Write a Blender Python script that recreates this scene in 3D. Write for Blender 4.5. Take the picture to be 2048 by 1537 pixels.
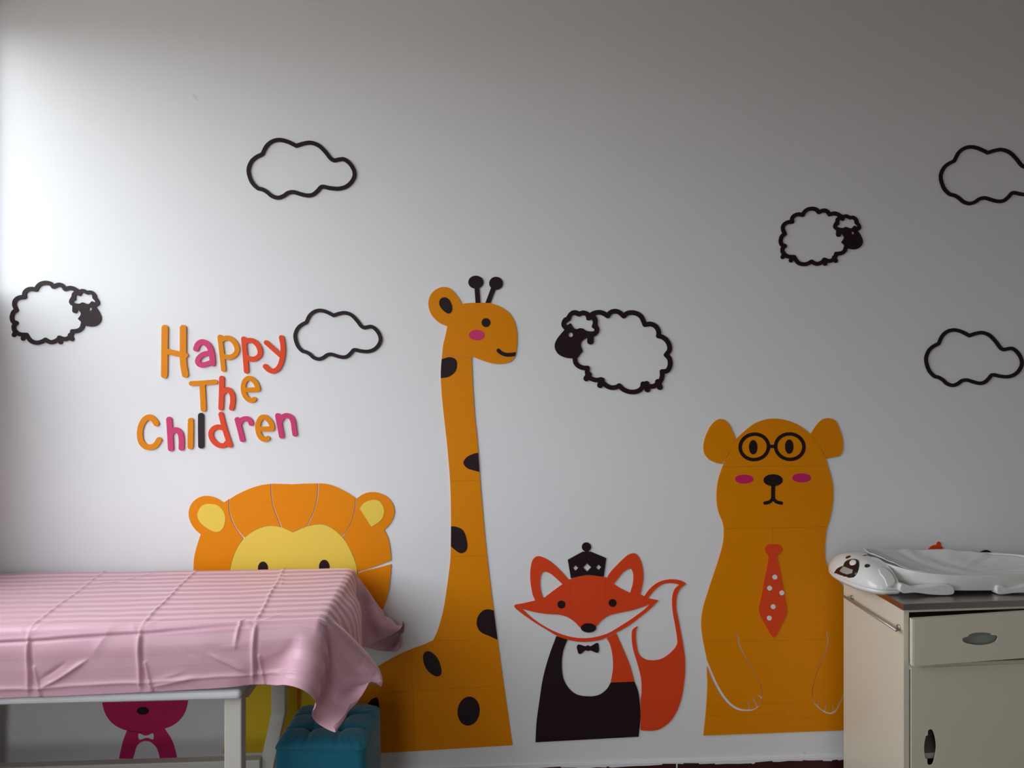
import bpy, bmesh, math, random
import numpy as np
from mathutils import Vector, Matrix
from mathutils.geometry import delaunay_2d_cdt

for o in list(bpy.data.objects):
    bpy.data.objects.remove(o)
scene = bpy.context.scene
COL = scene.collection

# ------------------------------------------------------------------ camera
IW, IH, F = 2048.0, 1537.0, 1540.0
CX, HY = 1024.0, 775.0            # principal column, horizon row
YAW = math.radians(3.6)
CAM = Vector((0.0, -2.5, 1.338))
cd = bpy.data.cameras.new('camera')
cd.sensor_fit = 'HORIZONTAL'
cd.sensor_width = 36.0
cd.lens = F * 36.0 / IW
cd.shift_y = (HY - IH / 2) / IW
cd.clip_start = 0.05
cam = bpy.data.objects.new('camera', cd)
cam.location = CAM
cam.rotation_euler = (math.pi / 2, 0, -YAW)
COL.objects.link(cam)
scene.camera = cam

# ------------------------------------------------------------------ world, daylight, exposure
wd = bpy.data.worlds.new('world')
scene.world = wd
wd.use_nodes = True
wn, wlk = wd.node_tree.nodes, wd.node_tree.links
bg = wn['Background']
# overcast sky over a darker, warmer ground
w_tc = wn.new('ShaderNodeTexCoord')
w_sp = wn.new('ShaderNodeSeparateXYZ'); wlk.new(w_tc.outputs['Generated'], w_sp.inputs[0])
w_rp = wn.new('ShaderNodeValToRGB')
w_mr = wn.new('ShaderNodeMapRange'); w_mr.inputs['From Min'].default_value = -1.0; w_mr.inputs['From Max'].default_value = 1.0
wlk.new(w_sp.outputs['Z'], w_mr.inputs['Value']); wlk.new(w_mr.outputs[0], w_rp.inputs[0])
GROUND, SKY0, SKY1 = (0.20, 0.193, 0.182, 1), (0.97, 1.02, 1.07, 1), (0.86, 0.93, 1.0, 1)
el = w_rp.color_ramp.elements
el[0].position = 0.455; el[0].color = GROUND
el[1].position = 0.525; el[1].color = SKY0
e2 = el.new(0.75); e2.color = SKY1
wlk.new(w_rp.outputs[0], bg.inputs[0])
bg.inputs[1].default_value = 6.3

def portal(name, loc, rot, sx, sy):
    l = bpy.data.lights.new(name, 'AREA')
    l.shape = 'RECTANGLE'; l.size = sx; l.size_y = sy
    l.cycles.is_portal = True
    o = bpy.data.objects.new(name, l)
    o.location = loc; o.rotation_euler = rot
    COL.objects.link(o)
    return o
# sampling portals in the openings through which daylight enters
portal('window_portal', (-1.585, -1.25, 1.72), (0, -math.pi / 2, 0), 1.56, 2.5)
portal('fill_opening_portal', (-0.95, -4.72, 1.35), (math.pi / 2, 0, 0), 0.7, 2.1)  # unseen opening behind the camera, added for ambient fill

scene.view_settings.view_transform = 'Standard'
scene.view_settings.look = 'None'
scene.view_settings.gamma = 1.0
scene.view_settings.use_curve_mapping = False
scene.view_settings.exposure = 0.0

# ------------------------------------------------------------------ projection helpers
SY, CYW = math.sin(YAW), math.cos(YAW)
def ray(px, py):
    u = (px - CX) / F; v = (HY - py) / F
    return Vector((SY + u * CYW, CYW - u * SY, v))
def on_wall(px, py, off=0.0):
    d = ray(px, py); t = (-off - CAM.y) / d.y
    return CAM + d * t

# ------------------------------------------------------------------ materials
def new_mat(name):
    m = bpy.data.materials.new(name); m.use_nodes = True
    nt = m.node_tree
    return m, nt, nt.nodes['Principled BSDF']
def simple(name, col, rough=0.5, spec=0.5, metal=0.0, var=0.04, nscale=30.0, bump=0.0, bscale=200.0, coat=0.0, sheen=0.0):
    m, nt, b = new_mat(name)
    N, L = nt.nodes, nt.links
    tc = N.new('ShaderNodeTexCoord')
    nz = N.new('ShaderNodeTexNoise'); nz.inputs['Scale'].default_value = nscale; nz.inputs['Detail'].default_value = 3
    L.new(tc.outputs['Object'], nz.inputs['Vector'])
    mx = N.new('ShaderNodeMix'); mx.data_type = 'RGBA'
    mx.inputs[6].default_value = tuple(c * (1 - var) for c in col) + (1,)
    mx.inputs[7].default_value = tuple(min(1, c * (1 + var)) for c in col) + (1,)
    L.new(nz.outputs['Fac'], mx.inputs[0])
    L.new(mx.outputs[2], b.inputs['Base Color'])
    b.inputs['Roughness'].default_value = rough
    b.inputs['Specular IOR Level'].default_value = spec
    b.inputs['Metallic'].default_value = metal
    b.inputs['Coat Weight'].default_value = coat
    b.inputs['Coat Roughness'].default_value = 0.1
    if sheen:
        b.inputs['Sheen Weight'].default_value = sheen
        b.inputs['Sheen Roughness'].default_value = 0.4
    if bump:
        n2 = N.new('ShaderNodeTexNoise'); n2.inputs['Scale'].default_value = bscale; n2.inputs['Detail'].default_value = 2
        L.new(tc.outputs['Object'], n2.inputs['Vector'])
        bp = N.new('ShaderNodeBump'); bp.inputs['Strength'].default_value = bump; bp.inputs['Distance'].default_value = 0.002
        L.new(n2.outputs['Fac'], bp.inputs['Height']); L.new(bp.outputs['Normal'], b.inputs['Normal'])
    return m

M = {}
M['wall'] = simple('white_wall_paint', (0.80, 0.80, 0.80), 0.55, 0.3, var=0.012, nscale=2.0, bump=0.08, bscale=160)
M['far_wall'] = simple('beige_wall_paint', (0.50, 0.48, 0.45), 0.6, 0.3)
M['ceiling'] = simple('ceiling_paint', (0.75, 0.74, 0.73), 0.8, 0.2)
M['floor'] = simple('red_brown_floor', (0.19, 0.125, 0.10), 0.35, 0.5, var=0.12, nscale=4)
M['skirting'] = simple('maroon_skirting', (0.045, 0.010, 0.010), 0.35, 0.4, var=0.25, nscale=25)
M['orange'] = simple('orange_acrylic', (0.82, 0.255, 0.0015), 0.42, 0.14, var=0.015, nscale=6, bump=0.03, bscale=14)
M['orange_b'] = simple('amber_acrylic', (0.76, 0.245, 0.001), 0.38, 0.14, var=0.015, nscale=6, bump=0.03, bscale=14)
M['yellow'] = simple('yellow_acrylic', (0.86, 0.62, 0.085), 0.45, 0.22, var=0.01, nscale=6)
M['yellow_deep'] = simple('deep_yellow_acrylic', (0.80, 0.55, 0.02), 0.45, 0.22, var=0.01, nscale=6)
M['red'] = simple('red_orange_acrylic', (0.76, 0.062, 0.012), 0.45, 0.22, var=0.015, nscale=6)
M['pink'] = simple('pink_acrylic', (0.62, 0.045, 0.155), 0.45, 0.22, var=0.015, nscale=6)
M['magenta'] = simple('magenta_acrylic', (0.60, 0.018, 0.13), 0.45, 0.22, var=0.015, nscale=6)
M['brown'] = simple('dark_brown_acrylic', (0.018, 0.0065, 0.0085), 0.45, 0.22, var=0.05, nscale=6)
M['white'] = simple('white_acrylic', (0.78, 0.78, 0.78), 0.3, 0.4, var=0.01)
M['cream'] = simple('cream_painted_steel', (0.72, 0.67, 0.535), 0.38, 0.4, var=0.02, nscale=5)
M['cabinet_inside'] = simple('cabinet_interior', (0.30, 0.28, 0.22), 0.6, 0.3)
M['grip'] = simple('grey_green_grip', (0.33, 0.34, 0.29), 0.4, 0.4)
M['steel'] = simple('brushed_steel', (0.42, 0.40, 0.38), 0.3, 0.5, metal=1.0, var=0.05, nscale=8)
M['chrome'] = simple('dull_rod', (0.50, 0.46, 0.40), 0.4, 0.5, metal=0.6)
M['couch'] = simple('ivory_painted_metal', (0.62, 0.59, 0.52), 0.4, 0.4, var=0.02, nscale=6)
M['pad'] = simple('white_pad_cover', (0.72, 0.72, 0.74), 0.6, 0.3, bump=0.2, bscale=30)
M['velvet'] = simple('teal_velvet', (0.012, 0.140, 0.205), 0.75, 0.2, var=0.16, nscale=9, bump=0.15, bscale=60, sheen=0.35)
M['plastic'] = simple('glossy_white_plastic', (0.74, 0.74, 0.70), 0.18, 0.5, var=0.01)
M['black'] = simple('black_plastic', (0.012, 0.008, 0.009), 0.2, 0.5)
M['lcd'] = simple('grey_display', (0.36, 0.34, 0.31), 0.15, 0.5)
M['liner'] = simple('white_cotton_liner', (0.78, 0.77, 0.77), 0.8, 0.2, bump=0.2, bscale=90)
M['frame'] = simple('white_window_frame', (0.75, 0.75, 0.75), 0.4, 0.4)

def glass_mat():
    m, nt, b = new_mat('window_glass')
    N, L = nt.nodes, nt.links
    t = N.new('ShaderNodeBsdfTransparent'); g = N.new('ShaderNodeBsdfGlossy'); g.inputs['Roughness'].default_value = 0.02
    mx = N.new('ShaderNodeMixShader'); mx.inputs[0].default_value = 0.06
    L.new(t.outputs[0], mx.inputs[1]); L.new(g.outputs[0], mx.inputs[2])
    L.new(mx.outputs[0], N['Material Output'].inputs['Surface'])
    return m
M['glass'] = glass_mat()

def sheet_mat():
    m, nt, b = new_mat('pink_satin_stripe')
    N, L = nt.nodes, nt.links
    uv = N.new('ShaderNodeUVMap'); uv.uv_map = 'rest'
    sp = N.new('ShaderNodeSeparateXYZ'); L.new(uv.outputs[0], sp.inputs[0])
    d = N.new('ShaderNodeMath'); d.operation = 'DIVIDE'; d.inputs[1].default_value = 0.045
    L.new(sp.outputs['Y'], d.inputs[0])
    fr = N.new('ShaderNodeMath'); fr.operation = 'PINGPONG'; fr.inputs[1].default_value = 0.5
    L.new(d.outputs[0], fr.inputs[0])
    mr = N.new('ShaderNodeMapRange'); mr.interpolation_type = 'SMOOTHSTEP'
    mr.inputs['From Min'].default_value = 0.22; mr.inputs['From Max'].default_value = 0.28
    L.new(fr.outputs[0], mr.inputs['Value'])
    c = N.new('ShaderNodeMix'); c.data_type = 'RGBA'
    c.inputs[6].default_value = (0.615, 0.348, 0.412, 1); c.inputs[7].default_value = (0.645, 0.374, 0.437, 1)
    L.new(mr.outputs[0], c.inputs[0]); L.new(c.outputs[2], b.inputs['Base Color'])
    r = N.new('ShaderNodeMapRange'); r.inputs['To Min'].default_value = 0.70; r.inputs['To Max'].default_value = 0.42
    L.new(mr.outputs[0], r.inputs['Value']); L.new(r.outputs[0], b.inputs['Roughness'])
    b.inputs['Specular IOR Level'].default_value = 0.45
    sh = N.new('ShaderNodeMath'); sh.operation = 'MULTIPLY'; sh.inputs[1].default_value = 1.0
    L.new(mr.outputs[0], sh.inputs[0]); L.new(sh.outputs[0], b.inputs['Sheen Weight'])
    b.inputs['Sheen Roughness'].default_value = 0.35
    b.inputs['Sheen Tint'].default_value = (1.0, 0.86, 0.86, 1)
    nz = N.new('ShaderNodeTexNoise'); nz.inputs['Scale'].default_value = 900
    L.new(uv.outputs[0], nz.inputs['Vector'])
    bp = N.new('ShaderNodeBump'); bp.inputs['Strength'].default_value = 0.12; bp.inputs['Distance'].default_value = 0.0006
    L.new(nz.outputs['Fac'], bp.inputs['Height']); L.new(bp.outputs['Normal'], b.inputs['Normal'])
    return m
M['sheet'] = sheet_mat()

# ------------------------------------------------------------------ object helpers
def tag(o, label=None, cat=None, group=None, kind=None):
    if label: o['label'] = label
    if cat: o['category'] = cat
    if group: o['group'] = group
    if kind: o['kind'] = kind
    return o
def empty(name, loc):
    o = bpy.data.objects.new(name, None)
    o.empty_display_size = 0.05
    o.location = loc
    COL.objects.link(o)
    return o
def wpos(o):
    p = Vector((0, 0, 0))
    while o is not None:
        p = p + o.location; o = o.parent
    return p
def mesh_obj(name, verts, faces, mat, parent=None, smooth=False):
    """verts in world space; the object's origin goes to the middle of its bounds"""
    a = np.array([tuple(v) for v in verts], dtype=float)
    c = (a.min(0) + a.max(0)) / 2
    me = bpy.data.meshes.new(name)
    me.from_pydata((a - c).tolist(), [], faces)
    me.materials.append(M[mat] if isinstance(mat, str) else mat)
    if smooth:
        me.shade_smooth()
    me.update()
    o = bpy.data.objects.new(name, me)
    COL.objects.link(o)
    o.location = Vector(c)
    if parent is not None:
        o.location = Vector(c) - wpos(parent)
        o.parent = parent
    return o
def bm_obj(name, bm, mat, parent=None, smooth=False):
    vs = [v.co.copy() for v in bm.verts]
    bm.verts.index_update()
    fs = [[v.index for v in f.verts] for f in bm.faces]
    bm.free()
    return mesh_obj(name, vs, fs, mat, parent, smooth)
def box_bm(lo, hi, bevel=0.0, segs=2):
    bm = bmesh.new()
    bmesh.ops.create_cube(bm, size=1.0)
    for v in bm.verts:
        v.co = Vector([(lo[i] + hi[i]) / 2 + v.co[i] * (hi[i] - lo[i]) for i in range(3)])
    if bevel:
        bmesh.ops.bevel(bm, geom=bm.edges[:], offset=bevel, segments=segs, profile=0.5, affect='EDGES')
    return bm
def box(name, lo, hi, mat, parent=None, bevel=0.0, segs=2):
    return bm_obj(name, box_bm(lo, hi, bevel, segs), mat, parent, smooth=False)
def tube_mesh(pts, r, n=12):
    vs, fs = [], []
    pts = [Vector(p) for p in pts]
    for i, p in enumerate(pts):
        d = (pts[min(i + 1, len(pts) - 1)] - pts[max(i - 1, 0)]).normalized()
        up = Vector((0, 0, 1)) if abs(d.z) < 0.9 else Vector((0, 1, 0))
        a = d.cross(up).normalized(); b = d.cross(a)
        for k in range(n):
            t = 2 * math.pi * k / n
            vs.append(p + a * (r * math.cos(t)) + b * (r * math.sin(t)))
    for i in range(len(pts) - 1):
        for k in range(n):
            fs.append([i * n + k, i * n + (k + 1) % n, (i + 1) * n + (k + 1) % n, (i + 1) * n + k])
    fs.append(list(range(n))[::-1]); fs.append([(len(pts) - 1) * n + k for k in range(n)])
    return vs, fs

# ------------------------------------------------------------------ flat cut-out helpers (drawn in pixels of the wall, built in metres on it)
def Z(ox, oy, s):
    def f(pts):
        return [(ox + p[0] / s, oy + p[1] / s) + tuple(p[2:]) for p in pts]
    return f
def smooth_loop(pts, closed=True, n=7):
    """Catmull-Rom through pts; a third item marks a sharp corner"""
    P = [np.array(p[:2], float) for p in pts]
    C = [len(p) > 2 for p in pts]
    m = len(P); out = []
    for i in range(m if closed else m - 1):
        p1, p2 = P[i], P[(i + 1) % m]
        p0 = P[i - 1] if (i > 0 or closed) else 2 * p1 - p2
        p3 = P[(i + 2) % m] if (i + 2 < m or closed) else 2 * p2 - p1
        d = np.linalg.norm(p2 - p1)
        m1 = (p2 - p1) if C[i] else (p2 - p0) * d / (d + np.linalg.norm(p1 - p0) + 1e-9)
        m2 = (p2 - p1) if C[(i + 1) % m] else (p3 - p1) * d / (d + np.linalg.norm(p3 - p2) + 1e-9)
        if C[i] and C[(i + 1) % m]:
            out.append(tuple(p1)); continue
        for k in range(n):
            t = k / n
            q = ((2 * t**3 - 3 * t**2 + 1) * p1 + (t**3 - 2 * t**2 + t) * m1 + (-2 * t**3 + 3 * t**2) * p2 + (t**3 - t**2) * m2)
            out.append(tuple(q))
    if not closed:
        out.append(tuple(P[-1]))
    return out
def ellipse(cx, cy, rx, ry, rot=0.0, n=36):
    c, s = math.cos(rot), math.sin(rot)
    return [(cx + rx * math.cos(t) * c - ry * math.sin(t) * s, cy + rx * math.cos(t) * s + ry * math.sin(t) * c)
            for t in (2 * math.pi * k / n for k in range(n))]
BAND = 4.0
def poly_field(loop, X, Y, x0, y0, h):
    D = np.full(X.shape, BAND)
    inside = np.zeros(X.shape, bool)
    m = len(loop)
    for i in range(m):
        (ax, ay), (bx, by) = loop[i][:2], loop[(i + 1) % m][:2]
        seg_min(D, ax, ay, bx, by, 0, 0, X, Y, x0, y0, h, BAND)
        if ay != by:
            c = (ay > Y) != (by > Y)
            inside ^= c & (X < (bx - ax) * (Y - ay) / (by - ay) + ax)
    return np.where(inside, -D, D)
def seg_min(D, ax, ay, bx, by, ra, rb, X, Y, x0, y0, h, band):
    pad = max(ra, rb) + band
    i0 = max(0, int((min(ay, by) - pad - y0) / h)); i1 = min(D.shape[0], int((max(ay, by) + pad - y0) / h) + 2)
    j0 = max(0, int((min(ax, bx) - pad - x0) / h)); j1 = min(D.shape[1], int((max(ax, bx) + pad - x0) / h) + 2)
    if i0 >= i1 or j0 >= j1: return
    x = X[i0:i1, j0:j1]; y = Y[i0:i1, j0:j1]
    dx, dy = bx - ax, by - ay; L = dx * dx + dy * dy
    t = np.clip(((x - ax) * dx + (y - ay) * dy) / L, 0, 1) if L > 1e-12 else np.zeros_like(x)
    d = np.hypot(x - ax - t * dx, y - ay - t * dy) - (ra + (rb - ra) * t)
    D[i0:i1, j0:j1] = np.minimum(D[i0:i1, j0:j1], d)
def stroke_field(strokes, X, Y, x0, y0, h):
    D = np.full(X.shape, BAND)
    for pts, r in strokes:
        n = len(pts)
        rr = r if isinstance(r, (list, tuple)) else [r] * n
        if n == 1:
            seg_min(D, pts[0][0], pts[0][1], pts[0][0], pts[0][1], rr[0], rr[0], X, Y, x0, y0, h, BAND)
        for i in range(n - 1):
            seg_min(D, pts[i][0], pts[i][1], pts[i + 1][0], pts[i + 1][1], rr[i], rr[i + 1], X, Y, x0, y0, h, BAND)
    return D
def contours(Fd, x0, y0, h):
    """marching squares, zero level, closed loops"""
    S = Fd < 0
    nxt = {}
    c = S[:-1, :-1].astype(int) + 2 * S[:-1, 1:] + 4 * S[1:, 1:] + 8 * S[1:, :-1]
    ys, xs = np.nonzero((c > 0) & (c < 15))
    # edges: 0 top (i,j)-(i,j+1), 1 right, 2 bottom, 3 left
    tab = {1: [(3, 0)], 2: [(0, 1)], 3: [(3, 1)], 4: [(1, 2)], 5: [(3, 0), (1, 2)], 6: [(0, 2)], 7: [(3, 2)],
           8: [(2, 3)], 9: [(2, 0)], 10: [(0, 1), (2, 3)], 11: [(2, 1)], 12: [(1, 3)], 13: [(1, 0)], 14: [(0, 3)]}
    def key(i, j, e):
        return (i, j, 0) if e == 0 else (i, j + 1, 1) if e == 1 else (i + 1, j, 0) if e == 2 else (i, j, 1)
    for i, j in zip(ys.tolist(), xs.tolist()):
        for a, b in tab[int(c[i, j])]:
            nxt[key(i, j, a)] = key(i, j, b)
    def pos(k):
        i, j, o = k
        a = Fd[i, j]; b = Fd[i, j + 1] if o == 0 else Fd[i + 1, j]
        t = a / (a - b)
        return (x0 + (j + (t if o == 0 else 0)) * h, y0 + (i + (t if o == 1 else 0)) * h)
    loops = []
    while nxt:
        k0, k = next(iter(nxt.items()))
        del nxt[k0]
        ks = [k0]
        while k != k0 and k in nxt:
            ks.append(k); k = nxt.pop(k)
        pts = [pos(q) for q in ks]
        if len(pts) >= 6:
            pts = simplify(pts, 0.07)
            if len(pts) >= 3 and abs(area2(pts)) > 1.0:
                loops.append(pts)
    return loops
def area2(p):
    a = np.array(p); b = np.roll(a, -1, 0)
    return float((a[:, 0] * b[:, 1] - a[:, 1] * b[:, 0]).sum() / 2)
def simplify(pts, tol):
    P = np.array(pts); n = len(P)
    k = int(np.argmax(((P - P[0])**2).sum(1)))
    keep = np.zeros(n, bool); keep[0] = keep[k] = True
    Q = np.vstack([P, P[:1]])
    st = [(0, k), (k, n)]
    while st:
        a, b = st.pop()
        if b - a < 2: continue
        d = Q[b] - Q[a]; L = np.hypot(*d)
        w = Q[a + 1:b] - Q[a]
        e = np.abs(w[:, 0] * d[1] - w[:, 1] * d[0]) / L if L > 1e-9 else np.hypot(w[:, 0], w[:, 1])
        m = int(np.argmax(e))
        if e[m] > tol:
            keep[(a + 1 + m) % n] = True
            st += [(a, a + 1 + m), (a + 1 + m, b)]
    return [tuple(p) for p in P[keep]]
def region(polys=(), strokes=(), cut_polys=(), cut_strokes=(), clip=(), h=0.5, isect=()):
    xs = [p[0] for l in polys for p in l] + [p[0] for s, r in strokes for p in s]
    ys = [p[1] for l in polys for p in l] + [p[1] for s, r in strokes for p in s]
    rm = max([0] + [max(r) if isinstance(r, (list, tuple)) else r for s, r in strokes])
    x0, y0 = min(xs) - rm - 2, min(ys) - rm - 2
    nx = int((max(xs) + rm + 2 - x0) / h) + 2; ny = int((max(ys) + rm + 2 - y0) / h) + 2
    X, Y = np.meshgrid(x0 + np.arange(nx) * h, y0 + np.arange(ny) * h)
    Fd = np.full(X.shape, BAND)
    for l in polys: Fd = np.minimum(Fd, poly_field(l, X, Y, x0, y0, h))
    if strokes: Fd = np.minimum(Fd, stroke_field(strokes, X, Y, x0, y0, h))
    for l in isect: Fd = np.maximum(Fd, poly_field(l, X, Y, x0, y0, h))
    for l in cut_polys: Fd = np.maximum(Fd, -poly_field(l, X, Y, x0, y0, h))
    if cut_strokes: Fd = np.maximum(Fd, -stroke_field(cut_strokes, X, Y, x0, y0, h))
    for f in clip: Fd = np.maximum(Fd, f(X, Y))
    Fd = np.where(np.abs(Fd) < 1e-7, 1e-7, Fd)
    Fd[0, :] = Fd[-1, :] = Fd[:, 0] = Fd[:, -1] = BAND
    return contours(Fd, x0, y0, h)
def side(a, b, gap=0.13):
    """half plane: keeps what lies to the left of a->b as seen on the picture's y-down frame turned (dx,dy)->(dy,-dx)"""
    dx, dy = b[0] - a[0], b[1] - a[1]; L = math.hypot(dx, dy)
    return lambda X, Y: -((X - a[0]) * dy - (Y - a[1]) * dx) / L + gap
def slab_mesh(loops3, normal, thick):
    """loops3: lists of Vector on the front plane; extruded backwards by thick along -normal"""
    ax = normal.cross(Vector((0, 0, 1))); ax.normalize(); ay = normal.cross(ax)
    vs = [v for l in loops3 for v in l]; n = len(vs)
    o0 = vs[0]
    p2 = [Vector(((v - o0).dot(ax) * 1000, (v - o0).dot(ay) * 1000)) for v in vs]
    ed = []; k = 0
    for l in loops3:
        m = len(l); ed += [(k + i, k + (i + 1) % m) for i in range(m)]; k += m
    cv, ce, cf, ov, oe, of = delaunay_2d_cdt(p2, ed, [], 0, 1e-6)
    src = [o[0] if o else -1 for o in ov]
    A2 = np.array([(p2[i].x, p2[i].y) for i, j in ed]); B2 = np.array([(p2[j].x, p2[j].y) for i, j in ed])
    tris = []
    for f in cf:
        if min(src[i] for i in f) < 0: continue
        c = (cv[f[0]] + cv[f[1]] + cv[f[2]]) / 3
        cr = (A2[:, 1] > c.y) != (B2[:, 1] > c.y)
        with np.errstate(divide='ignore', invalid='ignore'):
            xx = (B2[:, 0] - A2[:, 0]) * (c.y - A2[:, 1]) / (B2[:, 1] - A2[:, 1]) + A2[:, 0]
        if int((cr & (c.x < xx)).sum()) % 2: tris.append([src[i] for i in f])
    vb = [v - normal * thick for v in vs]
    fs = []
    for t in tris:
        a, b, c = (vs[i] for i in t)
        if (b - a).cross(c - a).length < 1e-13: continue
        t = list(t)
        if (b - a).cross(c - a).dot(normal) < 0: t = t[::-1]
        fs.append(t); fs.append([i + n for i in t[::-1]])
    k = 0
    for l in loops3:
        m = len(l)
        for i in range(m):
            fs.append([k + i, k + (i + 1) % m, k + (i + 1) % m + n, k + i + n])
        k += m
    bm = bmesh.new()
    bv = [bm.verts.new(v) for v in vs + vb]
    for f in fs:
        try: bm.faces.new([bv[i] for i in f])
        except ValueError: pass
    bmesh.ops.recalc_face_normals(bm, faces=bm.faces[:])
    return bm
def cut(name, loops, mat, parent=None, base=0.0, thick=0.003):
    """a cut-out plate on the wall: back at base, front at base + thick"""
    l3 = []
    for l in loops:
        l3.append([Vector((p.x, -(base + 0.0006 + thick), p.z)) for p in (on_wall(q[0], q[1]) for q in l)])
    return bm_obj(name, slab_mesh(l3, Vector((0, -1, 0)), thick), mat, parent)
def wall_empty(name, px, py):
    return empty(name, on_wall(px, py, 0.002))

# ================================================================== THE ROOM
XL, XR, YB, ZC = -1.47, 3.1, -4.6, 2.85
def smudged(base, spots):
    m = base.copy(); m.name = 'white_wall_paint_smudged'
    nt = m.node_tree; N, L = nt.nodes, nt.links
    b = N['Principled BSDF']; src = b.inputs['Base Color'].links[0].from_socket
    g = N.new('ShaderNodeNewGeometry')
    for (p, r, k) in spots:
        mp = N.new('ShaderNodeMapping'); mp.vector_type = 'TEXTURE'
        mp.inputs['Location'].default_value = p; mp.inputs['Rotation'].default_value = (0, -0.6, 0); mp.inputs['Scale'].default_value = (r * 0.45, 1, r)
        L.new(g.outputs['Position'], mp.inputs['Vector'])
        ln = N.new('ShaderNodeVectorMath'); ln.operation = 'LENGTH'; L.new(mp.outputs[0], ln.inputs[0])
        nz = N.new('ShaderNodeTexNoise'); nz.inputs['Scale'].default_value = 90; L.new(g.outputs['Position'], nz.inputs['Vector'])
        ad = N.new('ShaderNodeMath'); ad.operation = 'ADD'; L.new(ln.outputs['Value'], ad.inputs[0]); L.new(nz.outputs['Fac'], ad.inputs[1])
        mr = N.new('ShaderNodeMapRange'); mr.inputs['From Min'].default_value = 1.15; mr.inputs['From Max'].default_value = 1.45
        mr.inputs['To Min'].default_value = k; mr.inputs['To Max'].default_value = 0.0
        L.new(ad.outputs[0], mr.inputs['Value'])
        mx = N.new('ShaderNodeMix'); mx.data_type = 'RGBA'; mx.inputs[7].default_value = (0.42, 0.42, 0.42, 1)
        L.new(mr.outputs[0], mx.inputs[0]); L.new(src, mx.inputs[6]); src = mx.outputs[2]
    L.new(src, b.inputs['Base Color'])
    return m
M['wall_marked'] = smudged(M['wall'], [(on_wall(391, 195), 0.016, 0.22), (on_wall(1609, 1507), 0.010, 0.30)])
tag(box('wall_back', (XL - 0.2, 0.0, 0.0), (XR + 0.15, 0.15, ZC), 'wall_marked'), kind='structure')
tag(box('wall_right', (XR, YB, 0.0), (XR + 0.15, 0.0, ZC), 'far_wall'), kind='structure')
wf = empty('wall_front', (0.5, YB, 0)); tag(wf, kind='structure')  # unseen wall; the gap in it is added to let fill light in
box('wall_panel', (XL - 0.2, YB - 0.12, 0.0), (-1.3, YB, ZC), 'far_wall', wf)
box('wall_panel', (-0.6, YB - 0.12, 0.0), (XR + 0.15, YB, ZC), 'far_wall', wf)
box('wall_panel', (-1.3, YB - 0.12, 2.4), (-0.6, YB, ZC), 'far_wall', wf)
box('wall_panel', (-1.3, YB - 0.12, 0.0), (-0.6, YB, 0.3), 'far_wall', wf)
tag(box('floor', (XL - 0.2, YB - 0.15, -0.1), (XR + 0.15, 0.15, 0.0), 'floor'), kind='structure')
tag(box('ceiling', (XL - 0.2, YB - 0.15, ZC), (XR + 0.15, 0.15, ZC + 0.1), 'ceiling'), kind='structure')
# left wall with its window opening (unseen low panel added to shade the corner, opening above it lights it)
WT = 0.12
WY0, WY1, WZ0, WZ1 = -2.5, -0.03, 0.94, 2.50
wl = empty('wall_left', (XL, -2.0, 0)); tag(wl, kind='structure')
box('wall_panel', (XL - WT, YB, 0.0), (XL, WY0, ZC), 'wall', wl)
box('wall_panel', (XL - WT, WY0, 0.0), (XL, WY1, WZ0), 'wall', wl)
box('wall_panel', (XL - WT, WY0, WZ1), (XL, WY1, ZC), 'wall', wl)
box('wall_panel', (XL - WT, WY1, 0.0), (XL, 0.0, ZC), 'wall', wl)
box('wall_panel', (XL - WT, -0.42, WZ0), (XL, WY1, 1.64), 'wall', wl)  # low panel out of view, added to darken the corner beside it
win = empty('window_1', (XL - 0.08, (WY0 + WY1) / 2, WZ0)); tag(win, kind='structure')
xf0, xf1 = XL - 0.10, XL - 0.06
box('window_frame', (xf0, WY0, WZ0), (xf1, -0.42, WZ0 + 0.04), 'frame', win)
box('window_frame', (xf0, WY0, WZ1 - 0.04), (xf1, WY1, WZ1), 'frame', win)
for yy in (WY0 + 0.02, -1.45, -0.44):
    box('window_frame', (xf0, yy - 0.02, WZ0 + 0.04), (xf1, yy + 0.02, WZ1 - 0.04), 'frame', win)
for ya, yb, za in ((WY0 + 0.04, -1.47, WZ0 + 0.04), (-1.43, -0.46, WZ0 + 0.04), (-0.42, WY1, 1.64)):
    box('pane', (XL - 0.084, ya, za), (XL - 0.080, yb, WZ1 - 0.04), 'glass', win)

# skirting of dark tiles with a ragged painted edge
bb = empty('baseboard_back', (0.5, 0, 0)); tag(bb, kind='structure')
joint = on_wall(1352, 1530).x
edges = [XL, joint - 2.4, joint - 1.6, joint - 0.8, joint, joint + 0.8, joint + 1.6, XR]
edges = sorted(e for e in edges if XL <= e <= XR)
for a, b in zip(edges[:-1], edges[1:]):
    box('skirting_tile', (a + 0.0012, -0.009, 0.0), (b - 0.0012, 0.0, 0.103), 'skirting', bb, bevel=0.001, segs=1)
rnd = random.Random(5)
xs = [XL]
while xs[-1] < XR: xs.append(xs[-1] + rnd.uniform(0.008, 0.05))
zr = 0.0
lo = []
for i, x in enumerate(xs):
    zr = 0.7 * zr + rnd.uniform(-0.0024, 0.0022)
    lo.append((min(x, XR), 0.0985 + zr))
    if rnd.random() < 0.35: zr += rnd.choice((-0.003, 0.003)); lo.append((min(x, XR), 0.0985 + zr))
loop = [Vector((x, -0.0100, z)) for x, z in lo] + [Vector((XR, -0.0100, 0.106)), Vector((XL, -0.0100, 0.106))]
bm_obj('paint_edge', slab_mesh([loop], Vector((0, -1, 0)), 0.0085), 'wall', bb)
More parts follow.
